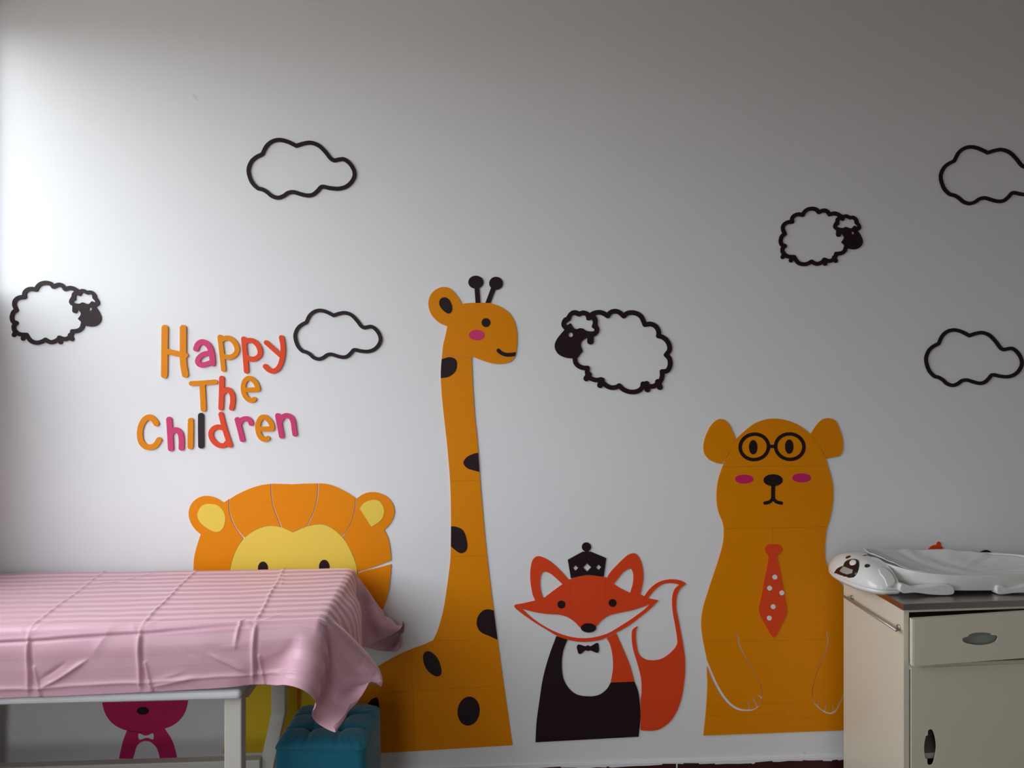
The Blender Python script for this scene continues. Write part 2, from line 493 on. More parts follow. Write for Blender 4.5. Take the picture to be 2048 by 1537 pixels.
jl = [Vector((joint - 0.0016, -0.0096, 0.07)), Vector((joint + 0.0016, -0.0096, 0.07)), Vector((joint + 0.0022, -0.0096, 0.1)), Vector((joint - 0.002, -0.0096, 0.1))]
bm_obj('joint_filler', slab_mesh([jl], Vector((0, -1, 0)), 0.008), 'wall', bb)

# ================================================================== EXAMINATION COUCH
CX0, CX1, CY0, CY1, CZ = -1.455, -0.335, -0.625, -0.055, 0.769
couch = empty('examination_couch', ((CX0 + CX1) / 2, (CY0 + CY1) / 2, 0))
tag(couch, 'ivory metal couch with a white pad, under the pink striped sheet', 'couch')
bmp = box_bm((CX0, CY0 + 0.008, 0.618), (CX1 - 0.006, CY1 - 0.004, CZ - 0.005), 0.022, 4)
bm_obj('mattress', bmp, 'pad', couch, smooth=True)
box('pad_base', (CX0, CY0 - 0.004, 0.592), (CX1 - 0.195, CY1 - 0.01, 0.617), 'pad', couch, bevel=0.010, segs=3)
FX = -0.554      # legs' column
box('frame_rail', (CX0, -0.545, 0.564), (FX + 0.02, -0.508, 0.591), 'couch', couch, bevel=0.003)
box('frame_rail', (CX0, -0.157, 0.564), (FX + 0.02, -0.120, 0.591), 'couch', couch, bevel=0.003)
box('frame_rail', (FX - 0.02, -0.507, 0.564), (FX + 0.02, -0.158, 0.591), 'couch', couch, bevel=0.003)
for x in (FX, -1.425):
    box('leg', (x - 0.0205, -0.610, 0.0), (x + 0.0205, -0.569, 0.5915), 'couch', couch, bevel=0.003)
def rear_leg(x):
    bm = bmesh.new()
    w = 0.0205
    prof = [(0.5635, 0.0, 0.0), (0.36, 0.0, 0.0), (0.34, -0.004, -0.004), (0.0, -0.075 if x > -1 else -0.006, -0.02)]
    rings = []
    for z, dx, dy in prof:
        y0, y1 = -0.158 + dy, -0.118 + dy
        rings.append([bm.verts.new((x + sx * w + dx, yy, z)) for sx, yy in ((-1, y0), (1, y0), (1, y1), (-1, y1))])
    for a, b in zip(rings[:-1], rings[1:]):
        for k in range(4):
            bm.faces.new([a[k], a[(k + 1) % 4], b[(k + 1) % 4], b[k]])
    bm.faces.new(rings[0][::-1]); bm.faces.new(rings[-1])
    bmesh.ops.recalc_face_normals(bm, faces=bm.faces[:])
    bmesh.ops.bevel(bm, geom=bm.edges[:], offset=0.0025, segments=2, profile=0.5, affect='EDGES')
    return bm
for x in (FX, -1.425):
    bm_obj('leg', rear_leg(x), 'couch', couch)
box('lower_rail', (CX0, -0.192, 0.207), (FX - 0.045, -0.158, 0.240), 'couch', couch, bevel=0.003)

# ------------------------------------------------------------------ the sheet: a small cloth simulation draped over the couch
def make_sheet():
    hs = 0.0125
    FO, EO, BO = 0.145, 0.190, 0.170          # overhang in front, at the end, behind
    RAD = 0.021
    x0, x1 = CX0 + 0.004, CX1 + EO
    y0, y1 = CY0 - FO, CY1 + BO
    nu = int(round((x1 - x0) / hs)) + 1; nv = int(round((y1 - y0) / hs)) + 1
    U, V = np.meshgrid(np.linspace(x0, x1, nu), np.linspace(y0, y1, nv), indexing='ij')
    P = np.stack([U, V, np.full_like(U, CZ + 0.008)], -1)
    du, dv = (x1 - x0) / (nu - 1), (y1 - y0) / (nv - 1)
    # begin with the rim already bent down a little so the drape starts smoothly
    over = np.maximum(0, U - CX1) + np.maximum(0, CY0 - V) + np.maximum(0, V - CY1)
    P[..., 2] -= 0.5 * over
    P[..., 1] = np.where(V > CY1, CY1 + (V - CY1) * 0.35, V)
    Q = P.copy()
    cen = np.array([(CX0 - 1 + CX1) / 2, (CY0 + CY1) / 2, CZ - 0.07])
    half = np.array([(CX1 - CX0 + 1) / 2, (CY1 - CY0) / 2, 0.07])
    rng = np.random.RandomState(3)
    def proj(a, b, L, k):
        d = b - a
        n = np.sqrt((d * d).sum(-1, keepdims=True)) + 1e-9
        c = d * (0.5 * k * (n - L) / n)
        return c
    def con(sa, sb, L, k):
        c = proj(P[sa], P[sb], L, k)
        P[sa] += c; P[sb] -= c
    s = slice
    dg = math.hypot(du, dv)
    hard = []
    for st in (0, 1):
        hard.append(((s(st, nu - 1, 2), s(None)), (s(st + 1, nu, 2), s(None)), du, 1.0))
        hard.append(((s(None), s(st, nv - 1, 2)), (s(None), s(st + 1, nv, 2)), dv, 1.0))
    for a, b in ((0, 1), (1, 0)):
        for st in (0, 1):
            hard.append(((s(st, nu - 1, 2), s(a, nv - 1 + a)), (s(st + 1, nu, 2), s(b, nv - 1 + b)), dg, 0.35))
    def bend(k, kk):
        c = proj(P[:-k], P[k:], du * k, kk); P[:-k] += c * 0.5; P[k:] -= c * 0.5
        c = proj(P[:, :-k], P[:, k:], dv * k, kk); P[:, :-k] += c * 0.5; P[:, k:] -= c * 0.5
    dt = 1 / 240.0
    g = np.array([0, 0, -9.8])
    steps = 700
    # the hem points that the stiff cotton holds away from the couch: two free corners and two flared points of the end hem
    C_, E_, G_, K_ = (-0.315, -0.645, 0.533), (-0.229, -0.592, 0.619), (-0.195, -0.034, 0.598), (-0.207, -0.022, 0.500)
    mid = lambda p, q: tuple((a + b) / 2 for a, b in zip(p, q))
    pins = [((nu - 1, 0), C_), ((nu - 1, int(0.130 / dv)), E_), ((nu - 1, int(0.065 / dv)), mid(C_, E_)), ((nu - 1, nv - 1 - int(0.05 / dv)), mid(G_, K_)),
            ((nu - 1, nv - 1), (-0.207, -0.022, 0.500)), ((nu - 1, nv - 1 - int(0.10 / dv)), (-0.195, -0.034, 0.598))]
    start = [P[i].copy() for i, q in pins]
    for it in range(steps):
        vel = (P - Q) / dt
        damp = 0.985 if it < 400 else 0.95
        Q = P.copy()
        P = P + vel * dt * damp + g * dt * dt
        if it < 60:
            P[..., :2] += rng.normal(0, 0.00004, P[..., :2].shape)
        f = min(1.0, it / 300.0)
        for sub in range(5):
            for (i, q), s0_ in zip(pins, start):
                P[i] = s0_ + (np.array(q) - s0_) * f
            for a, b, L, k in hard:
                con(a, b, L, k)
            bend(2, 0.22)
            bend(3, 0.14)
            bend(6, 0.05)
        # collisions
        q = P - cen
        h2 = half - RAD
        d3 = np.abs(q) - h2
        out = np.maximum(d3, 0)
        ol = np.sqrt((out * out).sum(-1)) + 1e-12
        inn = np.minimum(d3.max(-1), 0)
        sd = ol + inn - RAD - 0.004
        hit = sd < 0
        nrm = np.where((inn < 0)[..., None], (d3 >= d3.max(-1, keepdims=True)).astype(float), out / ol[..., None]) * np.sign(q)
        P = np.where(hit[..., None], P - nrm * sd[..., None], P)
        fr = np.where(hit, 0.45, 0.0)[..., None]
        P = P - (P - Q) * fr * (1 - np.abs(nrm))
        # the soft end of the pad bulges a little beyond its frame
        be = (P - np.array([CX1, -0.345, 0.665])) / np.array([0.044, 0.22, 0.085])
        bl = np.sqrt((be * be).sum(-1, keepdims=True)) + 1e-9
        P = np.where((bl < 1) & (P[..., :1] > CX1 - 0.01), P + (P - np.array([CX1, -0.345, 0.665])) * (1 / bl - 1) * 0.5, P)
        P[..., 1] = np.minimum(P[..., 1], -0.007)
        P[..., 0] = np.maximum(P[..., 0], CX0 + 0.002)
    # ---- finer grid by Catmull-Rom
    def up(A, m, axis):
        A = np.moveaxis(A, axis, 0); n = A.shape[0]
        t = np.linspace(0, n - 1, (n - 1) * m + 1); i = np.minimum(t.astype(int), n - 2); f = (t - i).reshape((-1,) + (1,) * (A.ndim - 1))
        a0 = A[np.maximum(i - 1, 0)]; a1 = A[i]; a2 = A[i + 1]; a3 = A[np.minimum(i + 2, n - 1)]
        R = 0.5 * (2 * a1 + (a2 - a0) * f + (2 * a0 - 5 * a1 + 4 * a2 - a3) * f**2 + (3 * a1 - a0 - 3 * a2 + a3) * f**3)
        return np.moveaxis(R, 0, axis)
    m = 5
    P = up(up(P, m, 0), m, 1)
    NU, NV = P.shape[:2]
    U, V = np.meshgrid(np.linspace(x0, x1, NU), np.linspace(y0, y1, NV), indexing='ij')
    dU = np.gradient(P, axis=0); dV = np.gradient(P, axis=1)
    N = np.cross(dU, dV); N /= np.sqrt((N * N).sum(-1, keepdims=True)) + 1e-12
    # ---- packing folds and wrinkles, in the cloth's own plane
    H = np.zeros_like(U)
    def ridge(ax, ay, bx, by, A, w, wob=0.0, fade=0.03):
        nonlocal H
        dx, dy = bx - ax, by - ay; L = math.hypot(dx, dy)
        t = ((U - ax) * dx + (V - ay) * dy) / L
        e = ((U - ax) * dy - (V - ay) * dx) / L
        e = e + wob * np.sin(t * 24 + ax * 9) + 0.4 * wob * np.sin(t * 53 + 2)
        env = np.clip(t / fade, 0, 1) * np.clip((L - t) / fade, 0, 1)
        H = H + A * env * np.exp(-(np.abs(e) / w)**1.4)
    yf = CY0 - FO
    ytop = CY1 + 0.03
    for xf, xb in ((-1.050, -1.125), (-0.798, -0.850), (-0.538, -0.585)):
        ridge(xf, CY0, xb, ytop, 0.0036, 0.0040, 0.0014)
        ridge(xf, yf, xf, CY0 + 0.01, 0.0068, 0.0042, 0.0012)
        ridge(xf + 0.010, yf, xf + 0.009, CY0 - 0.01, -0.0036, 0.0045, 0.001)
        ridge(xf + 0.028, yf, xf + 0.012, yf + 0.075, 0.0055, 0.0035, 0.001, 0.004)
        ridge(xf - 0.03, CY0 + 0.02, xf + 0.006, CY0 - 0.03, 0.0022, 0.006)
        ridge(xf + 0.05, CY0 + 0.07, xf, CY0 - 0.01, 0.0018, 0.007)
    ridge(x0 - 0.1, CY0 - 0.030, CX1 - 0.02, CY0 + 0.004, -0.0046, 0.0030, 0.0007)     # lengthwise fold at the edge
    ridge(x0 - 0.1, CY0 - 0.023, CX1 - 0.02, CY0 + 0.011, 0.0026, 0.0036, 0.0007)
    ridge(x0 - 0.1, yf + 0.016, CX1 - 0.04, yf + 0.030, 0.0034, 0.0040, 0.0012)        # hem fold
    ridge(x0 - 0.1, CY0 + 0.28, CX1, CY0 + 0.28, 0.0009, 0.005, 0.001)
    # diagonal wrinkles of the front drop
    ridge(-1.03, yf + 0.018, -0.91, yf + 0.085, 0.0060, 0.0046, 0.002)
    ridge(-1.03, yf + 0.035, -0.96, yf + 0.082, -0.0046, 0.005, 0.001)
    ridge(-0.91, yf + 0.085, -0.86, CY0 + 0.02, 0.0022, 0.009, 0.001)
    ridge(-0.645, yf + 0.085, -0.545, yf + 0.030, 0.0052, 0.0050, 0.002)
    ridge(-0.62, yf + 0.095, -0.55, yf + 0.098, 0.0018, 0.006, 0.001)
    ridge(-0.572, CY0 + 0.035, -0.580, yf + 0.085, 0.0046, 0.0040, 0.002)
    ridge(-0.70, yf + 0.10, -0.66, yf + 0.075, -0.0024, 0.006)
    ridge(-0.53, yf + 0.06, -0.45, yf + 0.09, 0.0015, 0.010)
    ridge(-0.76, yf + 0.03, -0.69, yf + 0.045, 0.0026, 0.006, 0.001)
    ridge(-0.78, yf + 0.012, -0.66, yf + 0.030, 0.0046, 0.005, 0.001)
    ridge(-0.57, CY1 - 0.10, -0.545, CY1 - 0.25, 0.0022, 0.006, 0.002)
    ridge(-0.64, CY1 - 0.10, -0.60, CY1 - 0.16, 0.0018, 0.007, 0.001)
    ridge(-1.07, CY0 + 0.36, -0.95, CY1 - 0.03, 0.0020, 0.006, 0.002)
    ridge(-1.10, CY0 + 0.40, -1.02, CY0 + 0.42, 0.0022, 0.007, 0.002)
    ridge(CX1 - 0.01, yf + 0.02, CX1 + 0.06, yf + 0.12, -0.0030, 0.006)
    # faint overall unevenness
    for k in range(26):
        a = rng.uniform(0, 2 * math.pi); f = rng.uniform(14, 60)
        H += 0.00016 * np.sin(f * (U * math.cos(a) + V * math.sin(a)) + rng.uniform(0, 6)) * (30 / f)**0.5
    P = P + N * H[..., None]
    P[..., 1] = np.minimum(P[..., 1], -0.0055)
    vs = P.reshape(-1, 3)
    i, j = np.meshgrid(np.arange(NU - 1), np.arange(NV - 1), indexing='ij')
    a = (i * NV + j).ravel()
    fs = np.stack([a, a + NV, a + NV + 1, a + 1], -1)
    o = mesh_obj('bed_sheet', vs, fs.tolist(), 'sheet', None, smooth=True)
    uvl = o.data.uv_layers.new(name='rest')
    uv = np.stack([U.ravel(), V.ravel()], -1)[fs.ravel()]
    uvl.data.foreach_set('uv', uv.astype(np.float32).ravel())
    md = o.modifiers.new('thickness', 'SOLIDIFY'); md.thickness = 0.0009; md.offset = 0
    tag(o, 'pink striped satin sheet with packing creases draped over the couch', 'bed sheet')
make_sheet()

# ================================================================== TEAL STOOL
def make_stool():
    # plan corners of the top from where it stands: a square of 0.26 m turned a little
    zt = 0.424
    c = Vector((-0.365, -0.352, 0)); w = 0.118; d = 0.128; rot = math.radians(-3)
    st = empty('pouf_stool', c)
    tag(st, 'teal velvet cube stool with a quilted top under the sheet corner', 'stool')
    def place(x, y, z):
        return Vector((c.x + x * math.cos(rot) - y * math.sin(rot), c.y + x * math.sin(rot) + y * math.cos(rot), z))
    def ring(a, b, r, n=8):
        out = []
        for k, (sx, sy) in enumerate(((1, 1), (-1, 1), (-1, -1), (1, -1))):
            for i in range(n + 1):
                t = math.pi / 2 * (k + i / n)
                out.append((sx * (a - r) + r * math.cos(t), sy * (b - r) + r * math.sin(t)))
        return out
    levels = [(0.0, 0.0, 0.02), (0.03, 0.002, 0.02), (0.20, 0.003, 0.022), (0.365, 0.001, 0.024), (0.396, 0.000, 0.026)]
    vs, fs = [], []
    for z, g, r in levels:
        for x, y in ring(w + g, d + g, r): vs.append(place(x, y, z))
    n = len(ring(w, d, 0.02))
    for l in range(len(levels) - 1):
        for k in range(n):
            fs.append([l * n + k, l * n + (k + 1) % n, (l + 1) * n + (k + 1) % n, (l + 1) * n + k])
    fs.append([k for k in range(n)][::-1])
    body = mesh_obj('body', vs, fs, 'velvet', st, smooth=True)
    # quilted cushion
    G = 72
    def sq(x, y):      # height of the cushion over the unit square
        e = (1 - abs(x)**6) * (1 - abs(y)**6)
        h = 0.0 + 0.026 * max(e, 0)**0.45
        for s in (-0.34, 0.34):
            h -= 0.0075 * math.exp(-abs(x - s) / 0.045) * max(e, 0)**0.5
            h -= 0.0075 * math.exp(-abs(y - s) / 0.045) * max(e, 0)**0.5
            for q in (-0.34, 0.34):
                h -= 0.010 * math.exp(-((x - s)**2 + (y - q)**2) / 0.012)
        ang = math.atan2(y, x); rr = max(abs(x), abs(y))
        h += 0.0016 * math.sin(ang * 46 + 3 * math.sin(ang * 5)) * max(0, min(1, (rr - 0.62) / 0.2)) * max(e, 0)**0.4
        return h
    vs, fs = [], []
    for i in range(G + 1):
        for j in range(G + 1):
            x = -1 + 2 * i / G; y = -1 + 2 * j / G
            x = math.copysign(1 - (1 - abs(x))**1.4, x); y = math.copysign(1 - (1 - abs(y))**1.4, y)
            # round the corners of the square
            sx, sy = x, y
            mx = max(abs(x), abs(y)); k = 0.84 * 1
            if abs(x) > k and abs(y) > k:
                ax, ay = abs(x) - k, abs(y) - k; l = math.hypot(ax, ay); L = max(ax, ay)
                if l > 0:
                    sx = math.copysign(k + ax * L / l, x); sy = math.copysign(k + ay * L / l, y)
            vs.append(place(sx * w, sy * d, zt - 0.026 + sq(x, y)))
    for i in range(G):
        for j in range(G):
            a = i * (G + 1) + j
            fs.append([a, a + G + 1, a + G + 2, a + 1])
    mesh_obj('seat_cushion', vs, fs, 'velvet', st, smooth=True)
    # piping where cushion and body meet
    pp = [place(x, y, zt - 0.027) for x, y in ring(w + 0.0005, d + 0.0005, 0.024, 6)]
    pv, pf = tube_mesh(pp + [pp[0]], 0.0022, 8)
    mesh_obj('piping', pv, pf, 'velvet', st, smooth=True)
make_stool()

# ================================================================== CREAM CABINET
def plane_hit(px, py, P0, n):
    d = ray(px, py); return CAM + d * ((P0 - CAM).dot(n) / d.dot(n))
CZT = 0.743
def ground_pt(px, py, z):
    d = ray(px, py); return CAM + d * ((z - CAM.z) / d.z)
A = ground_pt(1807, 1207.5, CZT); A.z = 0
th = math.radians(2.6)
Fv = Vector((math.cos(th), math.sin(th), 0))
Bv = ground_pt(1687, 1139.5, CZT); Bv.z = 0
Gv = (Bv - A); DEP = Gv.length; Gv = Gv / DEP
CWID = 0.43
FN = Vector((Fv.y, -Fv.x, 0))         # outward normal of the front
def cab_pt(a, b, z): return A + Fv * a + Gv * b + Vector((0, 0, z))
def cab_box(name, a0, a1, b0, b1, z0, z1, mat, parent, bevel=0.0, segs=2):
    bm = box_bm((a0, b0, z0), (a1, b1, z1), bevel, segs)
    for v in bm.verts: v.co = cab_pt(v.co.x, v.co.y, v.co.z)
    return bm_obj(name, bm, mat, parent)
cab = empty('bedside_cabinet', cab_pt(CWID / 2, DEP / 2, 0))
tag(cab, 'cream metal cabinet with steel top, ajar drawer and cut-out grips', 'cabinet')
T = 0.0165
cab_box('side_panel', 0, T, 0, DEP, 0.0, 0.7245, 'cream', cab, 0.001)
cab_box('side_panel', CWID - T, CWID, 0, DEP, 0.0, 0.7245, 'cream', cab, 0.001)
cab_box('back_panel', T, CWID - T, DEP - 0.01, DEP, 0.0, 0.7245, 'cabinet_inside', cab)
cab_box('base_panel', T, CWID - T, 0.004, DEP - 0.01, 0.06, 0.075, 'cabinet_inside', cab)
cab_box('shelf', T, CWID - T, 0.02, DEP - 0.01, 0.302, 0.317, 'cream', cab)
cab_box('front_rail', T, CWID - T, 0, 0.02, 0.7175, 0.7245, 'cream', cab, 0.001)
cab_box('front_rail', T, CWID - T, 0, 0.02, 0.560, 0.574, 'cream', cab, 0.001)
top = cab_box('steel_top', -0.005, CWID + 0.005, -0.006, DEP + 0.003, 0.725, CZT, 'steel', cab, 0.0012)
# door and drawer front with cut-out finger grips
def front_panel(name, outer, hole_px, y_off, thick, mat, parent):
    P0 = A + FN * y_off
    hole = [plane_hit(x, y, P0, FN) for x, y in hole_px]
    n = 24
    l0 = [P0 + Fv * a + Vector((0, 0, z)) for a, z in outer]
    return bm_obj(name, slab_mesh([l0, hole], FN, thick), mat, parent)
z8 = Z(1640, 1060, 5.02); z9 = Z(1660, 1180, 4.304)
hole_dr = smooth_loop(z8([(1428, 1105), (1445, 1084), (1488, 1074, 1), (1495, 1055, 1), (1550, 1037), (1620, 1032), (1690, 1038), (1717, 1045, 1), (1722, 1060, 1), (1765, 1062), (1785, 1077), (1780, 1102), (1755, 1130), (1690, 1152), (1600, 1160), (1510, 1150), (1450, 1132)]), n=4)
hole_do = smooth_loop(z9([(845, 1215), (865, 1202), (885, 1215), (905, 1270), (915, 1350), (905, 1430), (885, 1500), (860, 1512), (840, 1500), (838, 1458, 1), (822, 1455, 1), (812, 1400), (812, 1330), (825, 1260, 1), (842, 1255, 1)]), n=4)
PO = 0.024
def a_of(px, py, off):
    p = plane_hit(px, py, A + FN * off, FN); return (p - A).dot(Fv), p.z
d_tl = a_of(1828, 1240, PO); d_bl = a_of(1832, 1333, PO)
d_tr = a_of(2048, 1225.5, PO); d_br = a_of(2048, 1320, PO)
sl = (d_tr[1] - d_tl[1]) / (d_tr[0] - d_tl[0])
aL = min(d_tl[0], d_bl[0]); aR = CWID - T - 0.004
dw = aR - aL
outer = [(aL, d_bl[1]), (aR, d_bl[1] + sl * dw), (aR, d_tl[1] + sl * dw), (aL, d_tl[1])]
dr = front_panel('drawer', outer, hole_dr, PO, 0.0022, 'cream', cab)
def dr_part(name, a0, a1, b0, b1, z0, z1, mat):
    bm = box_bm((a0, b0, z0), (a1, b1, z1))
    for v in bm.verts:
        v.co = A + Fv * v.co.x + Gv * v.co.y + Vector((0, 0, v.co.z + sl * (v.co.x - aL)))
    return bm_obj(name, bm, mat, dr)
fl = 0.0022
dr_part('flange', aL, aL + 0.002, -PO + fl, -0.006, d_bl[1], d_tl[1], 'cream')
dr_part('flange', aR - 0.002, aR, -PO + fl, -0.006, d_bl[1], d_tl[1], 'cream')
dr_part('flange', aL + 0.002, aR - 0.002, -PO + fl, -0.006, d_bl[1], d_bl[1] + 0.002, 'cream')
dr_part('flange', aL + 0.002, aR - 0.002, -PO + fl, -0.006, d_tl[1] - 0.002, d_tl[1], 'cream')
zb0, zt0 = d_bl[1] + 0.012, d_tl[1] - 0.022
dr_part('drawer_side', aL + 0.010, aL + 0.018, -0.006, 0.28, zb0, zt0, 'cabinet_inside')
dr_part('drawer_side', aR - 0.018, aR - 0.010, -0.006, 0.28, zb0, zt0, 'cabinet_inside')
dr_part('drawer_bottom', aL + 0.0185, aR - 0.0185, -0.006, 0.28, zb0, zb0 + 0.006, 'cabinet_inside')
dr_part('drawer_back', aL + 0.0185, aR - 0.0185, 0.272, 0.28, zb0 + 0.007, zt0, 'cabinet_inside')
dr_part('grip_recess', aL + 0.055, aR - 0.055, -0.0062, -0.0035, zb0 + 0.012, zt0 + 0.010, 'grip')
dtl = a_of(1823, 1337, 0.0035)
outer = [(dtl[0], 0.03), (CWID - T - 0.003, 0.03), (CWID - T - 0.003, dtl[1]), (dtl[0], dtl[1])]
do = front_panel('door', outer, hole_do, 0.0035, 0.0022, 'cream', cab)
for a0, a1, z0, z1 in ((dtl[0], dtl[0] + 0.002, 0.032, dtl[1] - 0.002), (CWID - T - 0.005, CWID - T - 0.003, 0.032, dtl[1] - 0.002), (dtl[0], CWID - T - 0.003, 0.03, 0.032), (dtl[0], CWID - T - 0.003, dtl[1] - 0.002, dtl[1])):
    cab_box('flange', a0, a1, -0.0012, 0.014, z0, z1, 'cream', do)
# towel rail on the side
r0 = (A + Vector((-0.020, 0, 0))); 
SN = Vector((-Gv.y, Gv.x, 0))          # outwards from the left side
pa = plane_hit(1687, 1197, A + SN * 0.020, SN); pb = plane_hit(1791, 1255, A + SN * 0.020, SN)
pa.z = pb.z = (pa.z + pb.z) / 2
v, f = tube_mesh([pa - (pb - pa) * 0.015, pb + (pb - pa) * 0.015], 0.0042, 14)
rail = mesh_obj('towel_rail', v, f, 'chrome', cab, smooth=True)
for p in (pa + (pb - pa) * 0.06, pb - (pb - pa) * 0.06):
    v, f = tube_mesh([p, p - SN * 0.0195], 0.004, 10); mesh_obj('rail_bracket', v, f, 'chrome', rail, smooth=True)
    v, f = tube_mesh([p - SN * 0.0165, p - SN * 0.0197], 0.009, 14); mesh_obj('rail_rosette', v, f, 'chrome', rail, smooth=True)

# ================================================================== BABY SCALE (dog shaped)
def make_scale():
    YC = -0.228; ZB = CZT + 0.0005
    sc = empty('baby_scale', (1.50, YC, ZB))
    tag(sc, 'white plastic dog-shaped baby scale with black face on the cabinet', 'baby scale')
    TX, TA, TB = 1.520, 0.292, 0.158
    def rim(phi):       # rim height: low in the middle, higher at both ends
        c = math.cos(phi); return ZB + 0.055 + (0.024 if c < 0 else 0.004) * abs(c)**3
    def plan(phi, k):
        e = 2 / 2.6
        c, s = math.cos(phi), math.sin(phi)
        return TX + k * TA * math.copysign(abs(c)**e, c), YC + k * TB * math.copysign(abs(s)**e, s)
    n = 96
    lv = [(0.90, lambda p: ZB + 0.010), (0.955, lambda p: ZB + 0.010), (0.975, lambda p: ZB + 0.013), (0.980, lambda p: ZB + 0.0155), (0.977, lambda p: ZB + 0.0165), (0.983, lambda p: ZB + 0.0178),
          (0.995, lambda p: ZB + 0.035), (1.0, lambda p: rim(p) - 0.003), (0.996, lambda p: rim(p)), (0.978, lambda p: rim(p)), (0.972, lambda p: rim(p) - 0.004),
          (0.90, lambda p: ZB + 0.040), (0.78, lambda p: ZB + 0.026), (0.4, lambda p: ZB + 0.023)]
    vs, fs = [], []
    for k, zf in lv:
        for i in range(n):
            p = 2 * math.pi * i / n
            x, y = plan(p, k); vs.append((x, y, zf(p)))
    for l in range(len(lv) - 1):
        for i in range(n):
            fs.append([l * n + i, l * n + (i + 1) % n, (l + 1) * n + (i + 1) % n, (l + 1) * n + i])
    fs.append([i for i in range(n)][::-1]); fs.append([(len(lv) - 1) * n + i for i in range(n)])
    mesh_obj('tray', vs, fs, 'plastic', sc, smooth=True)
    # head: a dome over the left end
    HX, HAL, HAR, HB, HH, HZ = 1.210, 0.068, 0.17, 0.152, 0.066, ZB + 0.016
    HE = 2.3
    def headr(x, y):
        return (abs((x - HX) / (HAL if x < HX else HAR))**HE + abs((y - YC) / HB)**HE)**(1 / HE)
    def headz(x, y):
        r = headr(x, y)
        if r >= 1: return None
        return HZ + HH * (1 - r**2.3)**0.56
    vs, fs = [], []
    nr, na = 26, 96
    XC = 1.243           # the dome ends where the tray begins
    for i in range(nr + 1):
        r = math.sin(i / nr * math.pi / 2)
        for j in range(na + 1):
            p = math.pi * 0.22 + math.pi * 1.56 * j / na
            c, s = math.cos(p), math.sin(p)
            q = (abs(c)**HE + abs(s)**HE)**(-1 / HE)
            x, y = HX + (HAL if c < 0 else HAR) * r * q * c, YC + HB * r * q * s
            x = min(x, XC)
            rr = min(1.0, headr(x, y)) if x >= XC else r
            vs.append((x, y, HZ + HH * max(0, 1 - rr**2.3)**0.56))
    for i in range(nr):
        for j in range(na):
            a = i * (na + 1) + j
            fs.append([a, a + 1, a + na + 2, a + na + 1])
    # underside lip
    base = nr * (na + 1)
    prev = [base + j for j in range(na + 1)]
    for dz, k in ((-0.0012, 0.985), (-0.0030, 0.985), (-0.0045, 1.0), (-0.010, 0.985), (-0.016, 0.92), (-0.0165, 0.5)):
        cur = []
        for j in range(na + 1):
            x, y, z = vs[base + j]
            cur.append(len(vs)); vs.append((HX + (x - HX) * k, YC + (y - YC) * k, HZ + dz))
        for j in range(na):
            fs.append([prev[j], prev[j + 1], cur[j + 1], cur[j]])
        prev = cur
    head = mesh_obj('head', vs, fs, 'plastic', sc, smooth=True)
    def hit(px, py):
        d = ray(px, py); t = 1.9
        while t < 2.9:
            q = CAM + d * t
            z = headz(q.x, q.y)
            if z is not None and q.z <= z: return q
            t += 0.0006
        return None
    def nrm(x, y):
        e = 1e-4
        z = headz(x, y); zx = headz(x + e, y) or z; zy = headz(x, y + e) or z
        return Vector((-(zx - z) / e, -(zy - z) / e, 1)).normalized()
    def decal(name, loop3, mat, lift, parent):
        """a thin plate following the dome: the outline's plan is triangulated finely and laid on the surface"""
        pl = [(q.x, q.y) for q in loop3]
        cx = sum(p[0] for p in pl) / len(pl); cy = sum(p[1] for p in pl) / len(pl)
        rings = 7; m = len(pl); vs = []; fs = []
        def P(x, y, l):
            z = headz(x, y) or HZ
            k = nrm(x, y); return Vector((x, y, z)) + k * l
        vs.append(P(cx, cy, lift))
        for r in range(1, rings + 1):
            for x, y in pl: vs.append(P(cx + (x - cx) * r / rings, cy + (y - cy) * r / rings, lift))
        for x, y in pl: vs.append(P(x, y, -0.001))
        for i in range(m):
            fs.append([0, 1 + i, 1 + (i + 1) % m])
            for r in range(rings):
                a = 1 + r * m + i; b = 1 + r * m + (i + 1) % m
                fs.append([a, a + m, b + m, b])
        bm = bmesh.new(); bv = [bm.verts.new(v) for v in vs]
        for f in fs: bm.faces.new([bv[i] for i in f])
        bmesh.ops.recalc_face_normals(bm, faces=bm.faces[:])
        return bm_obj(name, bm, mat, parent, smooth=True)
    def px_decal(name, pts, mat, lift, parent, n=5):
        L = [hit(*p) for p in smooth_loop(z8(pts), n=n)]
        L = [q for q in L if q is not None]
        if len(L) > 5: return decal(name, L, mat, lift, parent)
    face = px_decal('face_panel', [(146, 436), (190, 410), (230, 375), (250, 330), (290, 305), (340, 297), (383, 308), (395, 345), (385, 410), (360, 460), (320, 485), (270, 480), (200, 458)], 'black', 0.0012, head)
    px_decal('face_oval', [(300, 335), (315, 313), (340, 308), (362, 320), (364, 340), (345, 358), (318, 362), (303, 352)], 'white', 0.0022, head)  # white oval plate on the black face panel
    px_decal('display', [(200, 420, 1), (240, 372, 1), (262, 380), (334, 408, 1), (325, 440, 1), (280, 455, 1), (235, 440)], 'lcd', 0.0022, head)
    e = hit(1640 + 475 / 5.02, 1060 + 365 / 5.02)
    if e:
        for q in (e, hit(1640 + 284 / 5.02, 1060 + 276 / 5.02)):
            if q is None: continue
            L = []
            for k in range(20):
                t = 2 * math.pi * k / 20
                L.append(Vector((q.x + 0.0070 * math.cos(t), q.y + 0.0075 * math.sin(t), 0)))
            decal('eye', L, 'black', 0.0015, head)
    px_decal('ear', [(588, 402), (615, 385), (660, 400), (715, 450), (748, 510), (742, 560), (700, 585), (668, 570), (655, 525), (630, 480), (600, 445)], 'plastic', 0.0045, head)
